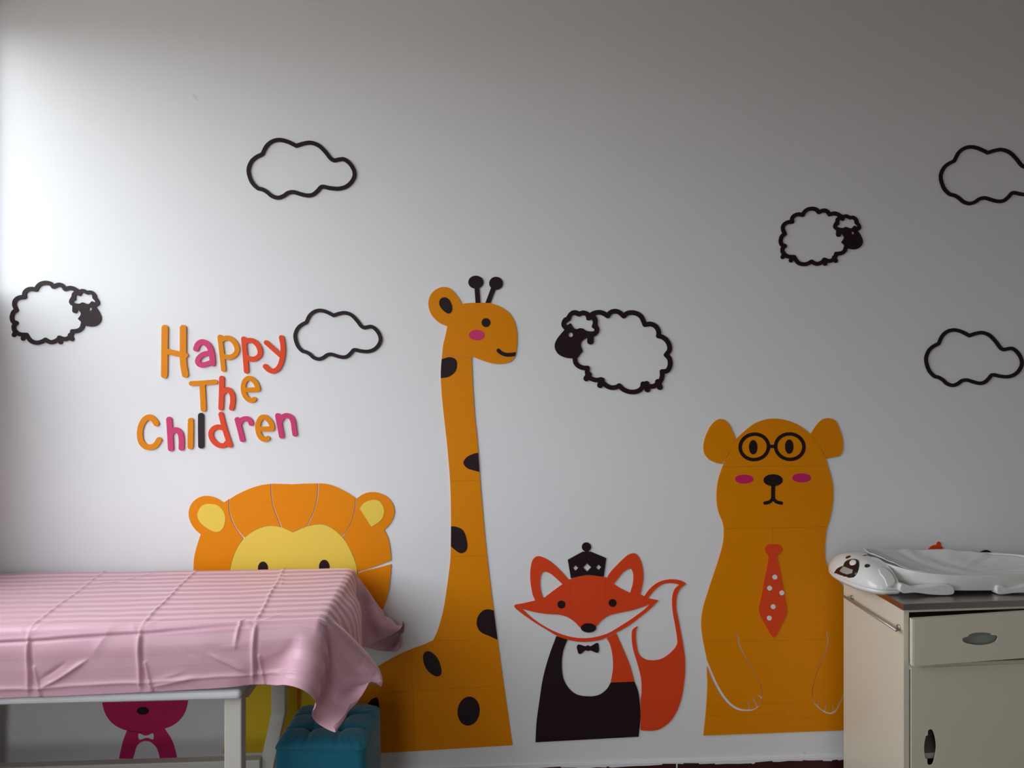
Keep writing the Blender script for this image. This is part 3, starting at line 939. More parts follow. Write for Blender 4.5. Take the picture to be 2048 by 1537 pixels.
    # paws on the near side
    def paw(pts):
        P0 = Vector((0, YC - TB - 0.006, 0)); nn = Vector((0, -1, 0))
        L = [plane_hit(x, y, P0, nn) for x, y in smooth_loop(z8(pts), n=4)]
        bm = slab_mesh([L], nn, 0.024)
        es = [e for e in bm.edges if len(e.link_faces) == 2 and all(abs(v.co.y - P0.y) < 1e-6 for v in e.verts) and abs(e.link_faces[0].normal.dot(e.link_faces[1].normal)) < 0.5]
        bmesh.ops.bevel(bm, geom=es, offset=0.004, segments=3, profile=0.5, affect='EDGES')
        return bm_obj('paw', bm, 'plastic', sc, smooth=False)
    paw([(800, 585), (815, 548), (865, 552), (960, 580), (1080, 572), (1200, 553), (1290, 552), (1345, 580), (1356, 620), (1340, 652), (1250, 662), (1100, 655), (990, 640), (930, 638), (850, 643), (808, 620)])
    paw([(1772, 600), (1785, 566), (1830, 562), (1900, 582), (1990, 572), (2090, 545), (2180, 530), (2260, 535), (2300, 570), (2290, 620), (2220, 640), (2080, 638), (1960, 640), (1880, 650), (1810, 655), (1780, 640)])
    # cotton liner lying in the tray and curling up at the head end
    nr, na = 40, 160
    LX, LA, LB = 1.520, 0.285, 0.152
    rng = random.Random(9)
    ph = [rng.uniform(0, 6.28) for _ in range(12)]
    vs, fs = [], []
    for i in range(nr + 1):
        r = i / nr
        for j in range(na):
            p = 2 * math.pi * j / na
            c, s = math.cos(p), math.sin(p)
            e = 2 / 2.4
            gx, gy = math.copysign(abs(c)**e, c), math.copysign(abs(s)**e, s)
            x, y = LX + LA * r * gx, YC + LB * r * gy
            left = max(0, -c)**2; back = max(0, s)
            ze = ZB + 0.056 + 0.020 * abs(c)**3 + 0.014 * left + 0.010 * back * (1 - 0.5 * max(0, c))
            if s < -0.1: ze -= 0.012 * min(1, (-s - 0.1) / 0.3) * (1 - 0.75 * left)
            if c > 0: ze -= 0.026 * c**1.3
            zc = ZB + 0.028
            z = zc + (ze - zc) * r**2.6
            w = math.sin(9 * p + ph[0] + 4 * x) + 0.7 * math.sin(17 * p + ph[1]) + 0.6 * math.sin(31 * p + ph[2] + 8 * r)
            z += 0.0016 * w * r**1.5 * (1 - 0.4 * left)
            z += 0.0024 * math.sin(60 * (x + 0.6 * y) + ph[3]) * math.exp(-((x - 1.50)**2 / 0.008 + (y - YC - 0.05)**2 / 0.01))
            y2 = y + (0.002 * math.sin(23 * p + ph[4])) * r**4
            vs.append((x, y2, z))
    for i in range(nr):
        for j in range(na):
            fs.append([i * na + j, (i + 1) * na + j, (i + 1) * na + (j + 1) % na, i * na + (j + 1) % na])
    o = mesh_obj('liner_cloth', vs, fs, 'liner', None, smooth=True)
    md = o.modifiers.new('thickness', 'SOLIDIFY'); md.thickness = 0.0015; md.offset = 1
    tag(o, 'wrinkled white cotton cloth lining the baby scale tray', 'cloth')
make_scale()

# ================================================================== WALL CUT-OUTS
# ---- clouds
zc = Z(480, 260, 3.203)
CLOUD = zc([(145, 157, 1), (172, 105), (210, 75), (255, 66), (305, 77), (362, 104, 1), (410, 89), (455, 84), (505, 102), (550, 145), (582, 185), (605, 197), (632, 192), (665, 190), (700, 213), (728, 255), (734, 295), (715, 335), (680, 365), (635, 378), (580, 375), (525, 366), (500, 390), (470, 415), (435, 422), (390, 413), (345, 400), (310, 405), (280, 425), (245, 436), (205, 425), (175, 400), (145, 383), (115, 375), (80, 340), (60, 290), (57, 250), (75, 205), (105, 177)])
def fit(pts, src, dst):
    sx = (dst[2] - dst[0]) / (src[2] - src[0]); sy = (dst[3] - dst[1]) / (src[3] - src[1])
    return [(dst[0] + (p[0] - src[0]) * sx, dst[1] + (p[1] - src[1]) * sy) + tuple(p[2:]) for p in pts], (sx + sy) / 2
CB = (493, 276.5, 713, 399.5)
for dst, r, lab in (((493, 276.5, 713, 399.5), 3.9, 'dark outline cloud cut-out highest on the left, above the letters'),
                    ((587, 618, 764, 721.5), 3.6, 'dark outline cloud cut-out right beside the word Happy'),
                    ((1876, 290.5, 2092, 411), 3.5, 'dark outline cloud cut-out at top right, cut off by the picture edge'),
                    ((1847, 656.5, 2046, 774.5), 3.5, 'dark outline cloud cut-out low on the right, above the cabinet')):
    p, k = fit(CLOUD, CB, dst)
    L = smooth_loop(p)
    o = cut('cloud_sticker', region(strokes=[(L + [L[0]], r)], h=0.45), 'brown', None, 0.0, 0.004)
    tag(o, lab, 'wall sticker', 'cloud wall stickers')

# ---- sheep
zs = Z(0, 540, 8.533)
def S(pts): return smooth_loop(pts, closed=False)
sheep1 = dict(
    body=zs([(1330, 362), (1260, 322), (1200, 312), (1120, 330, 1), (1090, 290), (1050, 262), (1000, 258), (920, 290, 1), (880, 245), (830, 228), (770, 225), (700, 245), (650, 290), (622, 340, 1), (560, 328), (500, 335), (450, 365), (425, 410), (428, 465, 1), (360, 470), (300, 495), (262, 540), (255, 600), (290, 688, 1), (245, 720), (220, 770), (213, 830), (235, 885), (290, 908, 1), (250, 950), (248, 1010), (275, 1060), (330, 1095), (400, 1110), (462, 1110, 1), (490, 1160), (540, 1215), (600, 1240), (670, 1243), (740, 1220), (785, 1193, 1), (830, 1220), (880, 1237), (940, 1225), (1000, 1190), (1040, 1163, 1), (1090, 1182), (1150, 1178), (1205, 1140), (1235, 1090), (1243, 1050, 1), (1300, 1048), (1360, 1030), (1405, 990), (1420, 940)]),
    feet=zs([(250, 1112), (403, 1175), (1040, 1235), (1236, 1182)]),
    head=zs([(1340, 352, 1), (1400, 330), (1450, 332), (1500, 356), (1560, 355), (1610, 378), (1650, 430), (1665, 480), (1700, 530), (1706, 580), (1680, 618), (1643, 630, 1), (1690, 700), (1728, 780), (1735, 850), (1700, 918), (1640, 958), (1560, 970), (1460, 955), (1395, 940), (1390, 890), (1342, 840), (1368, 800), (1390, 755), (1365, 705), (1328, 672), (1310, 640), (1250, 620), (1205, 590), (1188, 545), (1205, 495), (1228, 460), (1240, 405), (1285, 365)]),
    hair=zs([(1305, 445), (1325, 430), (1360, 447), (1385, 445, 1), (1405, 405), (1432, 392), (1465, 410), (1500, 425), (1545, 415), (1578, 435), (1590, 490), (1635, 540), (1625, 560), (1580, 538), (1530, 582), (1490, 582), (1420, 558), (1360, 580), (1268, 562), (1258, 545), (1300, 512), (1300, 480)]),
    eye=zs([(1551, 672)])[0], eye_r=27 / 8.533, ear=zs([(1285, 630), (1287, 698)]), ear_r=44 / 8.533, r=36 / 8.533, foot_r=38 / 8.533)
zb = Z(1090, 600, 7.314)
sheep2 = dict(
    body=zb([(650, 245), (680, 215), (720, 195), (790, 184), (850, 198), (915, 238, 1), (950, 190), (1010, 168), (1075, 180), (1148, 240, 1), (1200, 198), (1270, 188), (1350, 207), (1410, 258), (1458, 365, 1), (1540, 355), (1610, 385), (1650, 440), (1660, 490), (1655, 530, 1), (1720, 550), (1780, 600), (1815, 670), (1815, 740), (1768, 806, 1), (1815, 860), (1828, 930), (1812, 1000), (1775, 1042), (1708, 1050, 1), (1712, 1110), (1690, 1180), (1640, 1232), (1580, 1265), (1500, 1262), (1430, 1228, 1), (1420, 1280), (1370, 1328), (1300, 1348), (1220, 1343), (1140, 1310), (1082, 1255, 1), (1040, 1278), (970, 1285), (900, 1260), (840, 1210), (812, 1165, 1), (760, 1175), (700, 1165), (640, 1130), (615, 1070), (618, 998, 1), (550, 995), (490, 970), (445, 920), (435, 850)]),
    feet=zb([(602, 1152), (803, 1250), (1495, 1312), (1675, 1278)]),
    head=zb([(283, 440, 1), (243, 390), (240, 330), (270, 272), (310, 250, 1), (350, 190), (400, 157), (460, 155), (500, 170), (550, 157), (610, 168), (655, 195), (735, 232), (765, 290), (768, 370), (790, 420), (780, 480), (745, 525), (705, 540), (650, 545), (605, 560), (545, 600), (520, 650), (528, 695), (547, 750), (510, 800), (470, 850), (380, 856), (290, 845), (200, 800), (150, 730), (140, 660), (170, 580), (230, 500)]),
    hair=zb([(395, 237), (430, 225), (495, 247), (550, 226), (590, 240), (608, 295), (640, 302), (680, 292), (697, 330), (684, 400), (718, 432), (708, 460), (600, 455), (560, 425), (510, 416), (450, 430), (410, 405), (370, 345), (325, 372), (305, 355), (325, 330), (368, 300)]),
    eye=zb([(373, 513)])[0], eye_r=34 / 7.314, ear=zb([(665, 520), (662, 608)]), ear_r=48 / 7.314, r=34 / 7.314, foot_r=42 / 7.314)
def sheep(d, src, dst, label):
    def f(p): return fit(p, src, dst)[0]
    k = fit([(0, 0)], src, dst)[1]
    body = S(f(d['body']))
    strokes = [(body, d['r'] * k), (f(d['ear']), [d['ear_r'] * k * 0.9, d['ear_r'] * k])]
    ft = f(d['feet'])
    cx = sum(p[0] for p in body) / len(body); cy = sum(p[1] for p in body) / len(body)
    for p in ft:
        strokes.append(([p, (p[0] + (cx - p[0]) * 0.06, p[1] + (cy - p[1]) * 0.16)], d['foot_r'] * k))
    loops = region(polys=[smooth_loop(f(d['head']))], strokes=strokes,
                   cut_polys=[smooth_loop(f(d['hair'])), ellipse(*f([d['eye']])[0], d['eye_r'] * k, d['eye_r'] * k)], h=0.4)
    o = cut('sheep_sticker', loops, 'brown', None, 0.0, 0.004)
    tag(o, label, 'wall sticker', 'sheep wall stickers')
B1 = (21, 562, 203.5, 690)
B2 = (1109, 618, 1345, 789)
sheep(sheep1, B1, B1, 'dark outline sheep facing right at the far left above the couch')
sheep(sheep2, B2, B2, 'large dark outline sheep facing left beside the giraffe head')
sheep(sheep1, B1, (1557, 414, 1724.5, 533), 'small dark outline sheep facing right, highest of the three sheep, above the bear')

# ---- letters
za = Z(260, 630, 5.3); zq = Z(430, 640, 5.489)
LET = [
 ('h', 'capital H', 'Happy', 'orange_b', za, [([(375, 142), (372, 400), (369, 640)], 34), ([(568, 142), (568, 420), (571, 520), (590, 633)], 34), ([(395, 388), (590, 430)], 29), ([(600, 430)], 23)], 'tall orange capital H starting the word Happy'),
 ('a', '', '', 'pink', za, [([(705, 360), (727, 312), (765, 290), (810, 302), (850, 347), (872, 420), (879, 512)], 30), ([(862, 405), (790, 417), (737, 455), (722, 498), (745, 528), (790, 530), (868, 505)], 27), ([(886, 528)], 20)], 'pink letter a in the word Happy'),
 ('p', '', '', 'orange_b', zq, [([(58, 190), (80, 380), (98, 545)], 26), ([(70, 225), (110, 205), (160, 203), (212, 242), (243, 300), (245, 345), (218, 387), (170, 411), (100, 404)], 27)], 'orange first letter p in the word Happy'),
 ('p', '', '', 'red', zq, [([(318, 211), (336, 400), (348, 563)], 27), ([(335, 243), (375, 226), (430, 237), (475, 282), (499, 345), (489, 395), (450, 426), (400, 432), (350, 415)], 27)], 'red second letter p in the word Happy'),
 ('y', '', '', 'red', zq, [([(565, 250), (735, 402)], 25), ([(732, 196), (747, 270), (748, 370), (725, 480), (690, 540), (640, 564), (595, 550), (556, 512)], 27)], 'red letter y ending the word Happy'),
 ('t', '', '', 'orange_b', za, [([(655, 728), (780, 722), (908, 712)], 25), ([(770, 730), (777, 860), (783, 1000)], 29)], 'orange capital T starting the word The'),
 ('h', '', '', 'red', zq, [([(78, 643), (76, 800), (70, 968)], 28), ([(90, 800), (130, 768), (170, 782), (195, 830), (199, 900), (187, 970)], 28)], 'red letter h in the word The'),
 ('e', '', '', 'orange_b', zq, [([(330, 770), (400, 769), (468, 766)], 26), ([(474, 764), (470, 735), (445, 685), (402, 647), (362, 644), (327, 680), (313, 740), (320, 800), (345, 850), (385, 883), (415, 884), (434, 873)], 26)], 'orange letter e ending the word The'),
 ('c', '', '', 'orange_b', za, [([(284, 1152), (252, 1106), (207, 1086), (160, 1112), (122, 1180), (110, 1260), (122, 1340), (160, 1388), (210, 1404), (265, 1390), (298, 1352), (313, 1326)], 30)], 'orange capital C starting the word Children'),
 ('h', '', '', 'pink', za, [([(420, 1110), (430, 1260), (438, 1417)], 30), ([(440, 1255), (470, 1224), (510, 1226), (540, 1260), (551, 1330), (550, 1411)], 29)], 'pink letter h in the word Children'),
 ('i', '', '', 'orange_b', za, [([(648, 1155), (645, 1396)], 30), ([(649, 1122)], 30)], 'orange letter i in the word Children'),
 ('l', '', '', 'brown', za, [([(757, 1070), (757, 1230), (759, 1387)], 31)], 'dark brown letter l in the word Children'),
 ('d', '', '', 'red', zq, [([(70, 1037), (95, 1140), (130, 1260), (170, 1376)], 27), ([(95, 1188), (35, 1176), (-12, 1195), (-40, 1240), (-32, 1298), (8, 1352), (60, 1380), (110, 1375), (150, 1330)], 27)], 'red letter d in the word Children'),
 ('r', '', '', 'pink', zq, [([(248, 1096), (276, 1200), (305, 1315)], 28), ([(268, 1145), (300, 1098), (350, 1085), (385, 1103), (401, 1138)], 27)], 'pink letter r in the word Children'),
 ('e', '', '', 'orange_b', zq, [([(490, 1197), (560, 1198), (628, 1196)], 27), ([(630, 1192), (625, 1150), (595, 1102), (552, 1068), (512, 1075), (482, 1125), (473, 1190), (485, 1250), (515, 1298), (552, 1313), (581, 1302)], 27)], 'orange letter e in the word Children'),
 ('n', '', '', 'pink', zq, [([(693, 1053), (713, 1160), (735, 1275)], 29), ([(718, 1115), (747, 1067), (790, 1050), (838, 1072), (863, 1130), (871, 1200), (880, 1255)], 27)], 'pink letter n ending the word Children'),
]
for nm, _, _, mt, zf, strokes, lab in LET:
    s = 5.3 if zf is za else 5.489
    st = [(S(zf(p)) if len(p) > 2 else zf(p), r / s) for p, r in strokes]
    o = cut('letter_' + nm, region(strokes=st, h=0.35), mt, None, 0.0, 0.005)
    tag(o, lab, 'letter', 'Happy The Children letters')

# ---- giraffe
zg = Z(830, 530, 4.152); zh = Z(700, 880, 2.339)
gir = wall_empty('giraffe_sticker', 900, 1498)
tag(gir, 'tall amber giraffe wall cut-out with dark spots behind the stool', 'wall sticker')
g_head = smooth_loop(zg([(268, 512, 1), (200, 480), (140, 420), (112, 345), (120, 270), (160, 215), (220, 187), (280, 193), (325, 230), (360, 275), (388, 326, 1), (450, 318), (540, 316), (620, 320), (700, 345), (770, 390), (815, 450), (840, 530), (848, 620), (840, 710), (825, 770), (790, 805), (720, 822), (640, 818), (560, 795), (478, 762, 1), (471, 772, 1), (225, 742, 1), (235, 660), (252, 590)]))
hd = cut('head', [g_head], 'orange_b', gir, 0, 0.003)
F1 = 0.0028
cut('ear_patch', [smooth_loop(zg([(245, 270), (285, 292), (308, 345), (302, 393), (275, 406), (235, 380), (203, 335), (207, 290)]))], 'brown', hd, F1, 0.0012)
cut('eye', [ellipse(*zg([(589, 481)])[0], 37 / 4.152, 37 / 4.152)], 'brown', hd, F1, 0.0012)
cut('cheek', [ellipse(*zg([(512, 584)])[0], 65 / 4.152, 44 / 4.152)], 'pink', hd, F1, 0.0012)
cut('mouth', region(strokes=[(S(zg([(692, 712), (720, 735), (765, 748), (836, 742)])), 16 / 4.152)], isect=[g_head], h=0.4), 'brown', hd, F1, 0.0012)
for ball, stem in (((505, 145, 63, 54), [(512, 170), (522, 317)]), ((672, 154, 57, 54), [(655, 185), (604, 319)])):
    cut('horn', region(polys=[ellipse(*zg([ball[:2]])[0], ball[2] / 4.152, ball[3] / 4.152)], strokes=[(zg(stem), 20 / 4.152)], clip=[lambda X, Y: Y - (530 + 317.5 / 4.152)], h=0.4), 'brown', gir, 0, 0.003)
GL = [(884.2, 708.9), (882.3, 730), (881.5, 754), (883.5, 790), (887.8, 833.5), (893.1, 880), (896.7, 918.5), (900, 961), (901.8, 1021), (901, 1113), (896.7, 1153.6), (888, 1213.5), (879.6, 1247.7), (873, 1267), (866, 1281, 1), (845.4, 1290.4), (821.9, 1299), (785.5, 1316), (742.8, 1341.7), (715, 1365), (690, 1395), (672, 1430), (660, 1470), (655, 1510.5, 1)]
GR = [(1025, 1490.5, 1), (1007.8, 1371.7, 1), (995, 1279.8), (973.6, 1111), (960, 961), (954.4, 880), (949.2, 831), (946.1, 783), (944.2, 747), (943.2, 716.0, 1)]
g_body = smooth_loop([(GL[0][0], GL[0][1], 1)] + GL[1:] + [(828, 1502.5, 1)] + GR)
def hor(a, b, keep_below, gap=0.13):
    # keep what lies below (larger y) or above the line a-b
    (ax, ay), (bx, by) = a, b
    k = (by - ay) / (bx - ax)
    if keep_below: return lambda X, Y: (ay + k * (X - ax)) - Y + gap
    return lambda X, Y: Y - (ay + k * (X - ax)) + gap
def ver(a, b, keep_right, gap=0.13):
    (ax, ay), (bx, by) = a, b
    k = (bx - ax) / (by - ay)
    if keep_right: return lambda X, Y: (ax + k * (Y - ay)) - X + gap
    return lambda X, Y: X - (ax + k * (Y - ay)) + gap
s0 = ((884, 709.0), (943, 716.1)); s1 = ((900, 962.5), (960, 961)); s2 = ((901, 1113.5), (973.6, 1111)); s3 = ((866, 1281), (995, 1279.8))
s4 = ((824.8, 1381.5), (1007.8, 1371.7)); sv = ((823, 1299), (829, 1502))
segs = [('neck_panel', [hor(*s0, True), hor(*s1, False)]), ('neck_panel', [hor(*s1, True), hor(*s2, False)]), ('neck_panel', [hor(*s2, True), hor(*s3, False)]),
        ('body_panel', [hor(*s3, True), hor(*s4, False), ver(*sv, True)]), ('body_panel', [hor(*s4, True), ver(*sv, True)]),
        ('body_panel', [hor(*s3, True), hor(*s4, False), ver(*sv, False)]), ('body_panel', [hor(*s4, True), ver(*sv, False)])]
gp = [cut(n, region(polys=[g_body], clip=c, h=0.5), 'orange_b', gir, 0, 0.003) for n, c in segs]
spots = [(0, zg([(205, 800), (250, 775), (300, 768), (340, 790), (348, 835), (335, 885), (290, 925), (245, 938), (205, 936)])),
         (0, zh([(610, 64), (555, 75), (530, 105), (545, 130), (575, 142), (615, 146)])),
         (1, zh([(460, 410), (495, 406), (530, 425), (548, 480), (545, 515), (520, 530), (492, 515), (460, 480)])),
         (2, zh([(680, 806), (635, 793), (603, 817), (592, 858), (608, 895), (650, 916), (700, 932)])),
         (3, zh([(345, 1000), (370, 988), (408, 1018), (428, 1072), (425, 1098), (402, 1105), (365, 1080), (345, 1040)])),
         (4, ellipse(*zh([(555, 1268)])[0], 52 / 2.339, 68 / 2.339, 0.12)),
         (6, [(755, 1395.5), (745, 1398), (736, 1408), (733, 1425), (742, 1440), (755, 1444), (759, 1420)])]
for k, pts in spots:
    L = pts if len(pts) > 20 else smooth_loop(pts)
    cut('spot', region(polys=[L], isect=[g_body], h=0.5), 'brown', gp[k], F1, 0.0012)

# ---- lion
zl = Z(360, 940, 4.267)
lion = wall_empty('lion_sticker', 590, 1500)
tag(lion, 'orange lion wall cut-out with a yellow face rising behind the couch', 'wall sticker')
face = [(968, 533, 1), (1090, 482), (1180, 467), (1260, 480), (1340, 530), (1420, 620), (1470, 720), (1500, 800), (1510, 870), (1500, 980), (1450, 1100), (1350, 1220), (1200, 1300), (970, 1330), (740, 1300), (590, 1220), (480, 1100), (430, 960), (432, 850), (450, 770), (490, 670), (560, 575), (650, 512), (740, 481), (800, 480), (870, 492)]
fc = cut('face', [smooth_loop(zl(face))], 'yellow', lion, 0, 0.003)
for (ex, ey, rx, ry) in ((711, 838, 43, 56), (1233, 826, 45, 59)):
    cut('eye', [ellipse(*zl([(ex, ey)])[0], rx / 4.267, ry / 4.267)], 'brown', fc, F1, 0.0012)
mane = [
 ('ear_panel', [(418, 250, 1), (375, 280, 1), (320, 245), (260, 225), (200, 225), (140, 250), (95, 300), (76, 370), (90, 440), (130, 505), (180, 550, 1), (150, 640), (125, 740), (118, 840), (120, 920, 1), (422, 920, 1), (428, 850), (447, 770), (487, 670), (540, 584, 1), (470, 490), (430, 400), (415, 320)]),
 ('mane_panel', [(428, 248, 1), (500, 205), (600, 160), (700, 130), (775, 120, 1), (775, 200), (790, 300), (825, 400), (859, 490, 1), (800, 477), (740, 478), (650, 509), (600, 541), (552, 577, 1), (482, 490), (442, 400), (426, 330)]),
 ('mane_panel', [(785, 119, 1), (880, 121), (960, 124), (1060, 119), (1173, 116, 1), (1171, 200), (1149, 320), (1109, 420), (1080, 481, 1), (1010, 508), (968, 529, 1), (920, 510), (872, 489, 1), (836, 400), (801, 300), (785, 200)]),
 ('mane_panel', [(1185, 116, 1), (1250, 120), (1330, 145), (1420, 190), (1496, 237, 1), (1489, 330), (1464, 430), (1424, 510), (1378, 565, 1), (1340, 526), (1260, 476), (1180, 463), (1092, 479, 1), (1122, 420), (1162, 310), (1184, 200)]),
 ('ear_panel', [(1506, 245, 1), (1516, 240, 1), (1560, 210), (1620, 192), (1690, 195), (1760, 225), (1810, 280), (1830, 350), (1815, 420), (1780, 475), (1742, 512, 1), (1775, 580), (1795, 680), (1803, 770, 1), (1700, 810), (1600, 843), (1514, 866, 1), (1504, 800), (1474, 720), (1424, 620), (1389, 572, 1), (1440, 497), (1480, 400), (1500, 320)]),
 ('mane_panel', [(1803, 805, 1), (1700, 833), (1580, 862), (1514, 885, 1), (1504, 980), (1454, 1100), (1354, 1222), (1300, 1262, 1), (1380, 1400), (1440, 1620, 1), (1520, 1545), (1585, 1465), (1665, 1340), (1730, 1195), (1778, 1050), (1795, 920)]),
 ('mane_panel', [(120, 930, 1), (425, 930, 1), (428, 965), (478, 1102), (588, 1223), (640, 1258, 1), (560, 1400), (500, 1620, 1), (420, 1545), (340, 1440), (240, 1300), (160, 1130)])]
mp = [cut(n, [smooth_loop(zl(p))], 'orange', lion, 0, 0.003) for n, p in mane]
cut('inner_ear', [smooth_loop(zl([(245, 290), (320, 302), (372, 350), (390, 410), (375, 490), (340, 525), (290, 525), (210, 480), (165, 430), (152, 380), (178, 320), (210, 297)]))], 'yellow', mp[0], F1, 0.0012)
cut('inner_ear', [smooth_loop(zl([(1640, 258), (1700, 266), (1738, 320), (1742, 370), (1715, 430), (1635, 485, 1), (1535, 330, 1), (1570, 285)]))], 'yellow', mp[4], F1, 0.0012)
lb = cut('body_panel', [smooth_loop([(500, 1326, 1), (690, 1326, 1), (668, 1390), (655, 1440), (650, 1502, 1), (446, 1507, 1), (458, 1445), (475, 1390)])], 'yellow_deep', lion, 0, 0.003)
cut('leg_stripe', [[(595, 1350), (601, 1350), (601, 1503), (595, 1503)]], 'orange', lb, F1, 0.0012)

# ---- fox
zf = Z(1010, 1070, 3.574)
fox = wall_empty('fox_sticker', 1180, 1480)
tag(fox, 'red fox wall cut-out wearing a small dark crown and bow tie', 'wall sticker')
f_head = smooth_loop(zf([(455, 322, 1), (400, 260), (330, 195), (280, 165), (235, 153), (200, 175), (182, 240), (180, 320), (195, 420), (215, 470, 1), (150, 485), (100, 495), (72, 500), (66, 512), (85, 535), (180, 605), (300, 680), (400, 735), (500, 760), (580, 764), (680, 750), (780, 705), (880, 650), (960, 590), (1040, 525), (1095, 468, 1), (1060, 461), (1020, 452), (965, 425, 1), (985, 330), (985, 260), (970, 190), (940, 140), (910, 132), (870, 150), (800, 215), (750, 270), (728, 306, 1), (660, 295), (590, 290), (520, 300)]))
h_e1 = smooth_loop(zf([(280, 263), (320, 275), (370, 315), (410, 353, 1), (340, 403), (273, 455, 1), (255, 400), (249, 340), (258, 283)]))
h_e2 = smooth_loop(zf([(888, 242), (845, 265), (800, 320), (774, 350, 1), (830, 385), (893, 415, 1), (912, 350), (916, 290), (906, 252)]))
h_m = smooth_loop(zf([(118, 527, 1), (200, 549), (300, 565), (390, 571), (450, 590), (500, 625), (540, 665), (595, 690), (645, 660), (690, 610), (740, 577), (800, 560), (900, 540), (980, 515), (1038, 492, 1), (1000, 530), (920, 590), (820, 655), (720, 710), (600, 738), (500, 735), (400, 710), (300, 665), (200, 600)]))
v1 = zf([(466, 300), (470, 780)]); v2 = zf([(719, 290), (722, 780)])
for nm, cl in (('head_panel', [ver(*v1, False, 0.1)]), ('head_panel', [ver(*v1, True, 0.1), ver(*v2, False, 0.1)]), ('head_panel', [ver(*v2, True, 0.1)])):
    cut(nm, region(polys=[f_head], cut_polys=[h_e1, h_e2, h_m], clip=cl, h=0.4), 'red', fox, 0, 0.003)
cut('nose', [ellipse(*zf([(595, 664)])[0], 55 / 3.574, 33 / 3.574)], 'brown', fox, F1, 0.0012)
for e in ((402, 497), (767, 486)):
    cut('eye', [ellipse(*zf([e])[0], 28 / 3.574, 28 / 3.574)], 'brown', fox, F1, 0.0012)
crown = smooth_loop(zf([(470, 311, 1), (448, 178, 1), (555, 120, 1), (612, 120, 1), (722, 166, 1), (704, 299, 1), (650, 292), (590, 287), (530, 295)]))
cut('crown', region(polys=[crown, ellipse(*zf([(581, 87)])[0], 33 / 3.574, 33 / 3.574)], cut_polys=[zf([(503, 217), (522, 237), (503, 258), (485, 237)]), zf([(585, 203), (615, 233), (585, 263), (557, 233)]), zf([(667, 212), (686, 232), (667, 252), (649, 232)])], h=0.35), 'brown', fox, 0, 0.003)
cut('coat', [smooth_loop(zf([(366, 724, 1), (445, 748, 1), (415, 830), (405, 920), (415, 1020), (450, 1090), (510, 1140), (590, 1155), (670, 1145), (725, 1105), (755, 1057, 1), (924, 1050, 1), (950, 1120), (963, 1220), (965, 1320), (953, 1442, 1), (217, 1482, 1), (225, 1340), (245, 1190), (270, 1030), (310, 880)]))], 'brown', fox, 0, 0.003)
cut('chest_panel', [smooth_loop(zf([(725, 740, 1), (793, 703, 1), (840, 810), (890, 930), (923, 1048, 1), (755, 1055, 1), (770, 960), (768, 870), (750, 785)]))], 'red', fox, 0, 0.003)
cut('bow_tie', [smooth_loop(zf([(513, 800), (522, 786), (540, 787), (575, 797), (592, 790), (610, 797), (650, 775), (664, 775), (669, 800), (670, 828), (660, 842), (640, 838), (610, 825), (592, 830), (575, 825), (540, 850), (525, 848), (517, 825)]))], 'brown', fox, 0, 0.003)
cut('tail', region(polys=[smooth_loop(zf([(993, 442, 1), (1030, 390), (1090, 342), (1160, 320), (1220, 320), (1265, 331), (1292, 350, 1), (1250, 385), (1226, 440), (1222, 520), (1240, 620), (1270, 780), (1285, 900), (1280, 1040), (1250, 1200), (1190, 1320), (1110, 1385), (1040, 1400), (968, 1396, 1), (968, 1180, 1), (975, 1120), (970, 1020), (945, 920), (915, 820), (905, 740), (910, 680), (946, 652, 1), (935, 690), (935, 760), (955, 850), (1000, 888), (1060, 897), (1120, 885), (1185, 840), (1225, 790), (1230, 750), (1215, 650), (1196, 540), (1194, 450), (1210, 390), (1246, 355, 1), (1190, 345), (1130, 351), (1075, 387), (1020, 452, 1)]))], h=0.4), 'red', fox, 0, 0.003)

# ---- bear with glasses and tie
zt = Z(1380, 820, 4.5206)
def low(p): return [(q[0], q[1] + 1491.8) + tuple(q[2:]) for q in p]
bear = wall_empty('bear_sticker', 1545, 1468)
tag(bear, 'amber bear wall cut-out with round glasses and red spotted tie', 'wall sticker')
cut('ear', [smooth_loop(zt([(285, 490, 1), (220, 475), (160, 440), (122, 380), (122, 300), (150, 210), (200, 125), (260, 85), (310, 92), (350, 130), (385, 200), (412, 268, 1), (335, 415)]))], 'orange_b', bear, 0, 0.003)
cut('ear', [smooth_loop(zt([(1087, 220, 1), (1130, 150), (1190, 90), (1250, 76), (1310, 100), (1350, 180), (1378, 280), (1375, 370), (1350, 415), (1290, 430), (1230, 443, 1), (1163, 318)]))], 'orange_b', bear, 0, 0.003)
hp = cut('head_panel', [smooth_loop(zt([(290, 514, 1), (338, 418), (416, 268), (480, 202), (580, 125), (680, 88), (760, 80), (850, 90), (950, 125), (1030, 175), (1084, 222), (1160, 322), (1226, 447), (1241, 503, 1)]))], 'orange_b', bear, 0, 0.003)
fp = cut('face_panel', [smooth_loop(zt([(290, 515.3, 1), (255, 620), (238, 740), (240, 850), (260, 940), (290, 1010), (303, 1073, 1), (1238, 1058, 1), (1265, 970), (1285, 850), (1290, 720), (1275, 620), (1242, 504.3, 1)]))], 'orange_b', bear, 0, 0.003)
def k6(v): return v / 4.5206
for c in ((577, 335), (897, 333)):
    e = ellipse(*zt([c])[0], k6(128), k6(115), -0.12 if c[0] < 700 else 0.12, 48)
    cut('glasses_rim', region(strokes=[(e + [e[0]], k6(15.5))], h=0.35), 'brown', hp, F1, 0.0012)
cut('glasses_bridge', [zt([(716, 316), (760, 316), (760, 346), (716, 346)])], 'brown', hp, F1, 0.0011)
for c in ((567, 338), (892, 333)):
    cut('eye', [ellipse(*zt([c])[0], k6(38), k6(65))], 'brown', hp, F1, 0.0012)
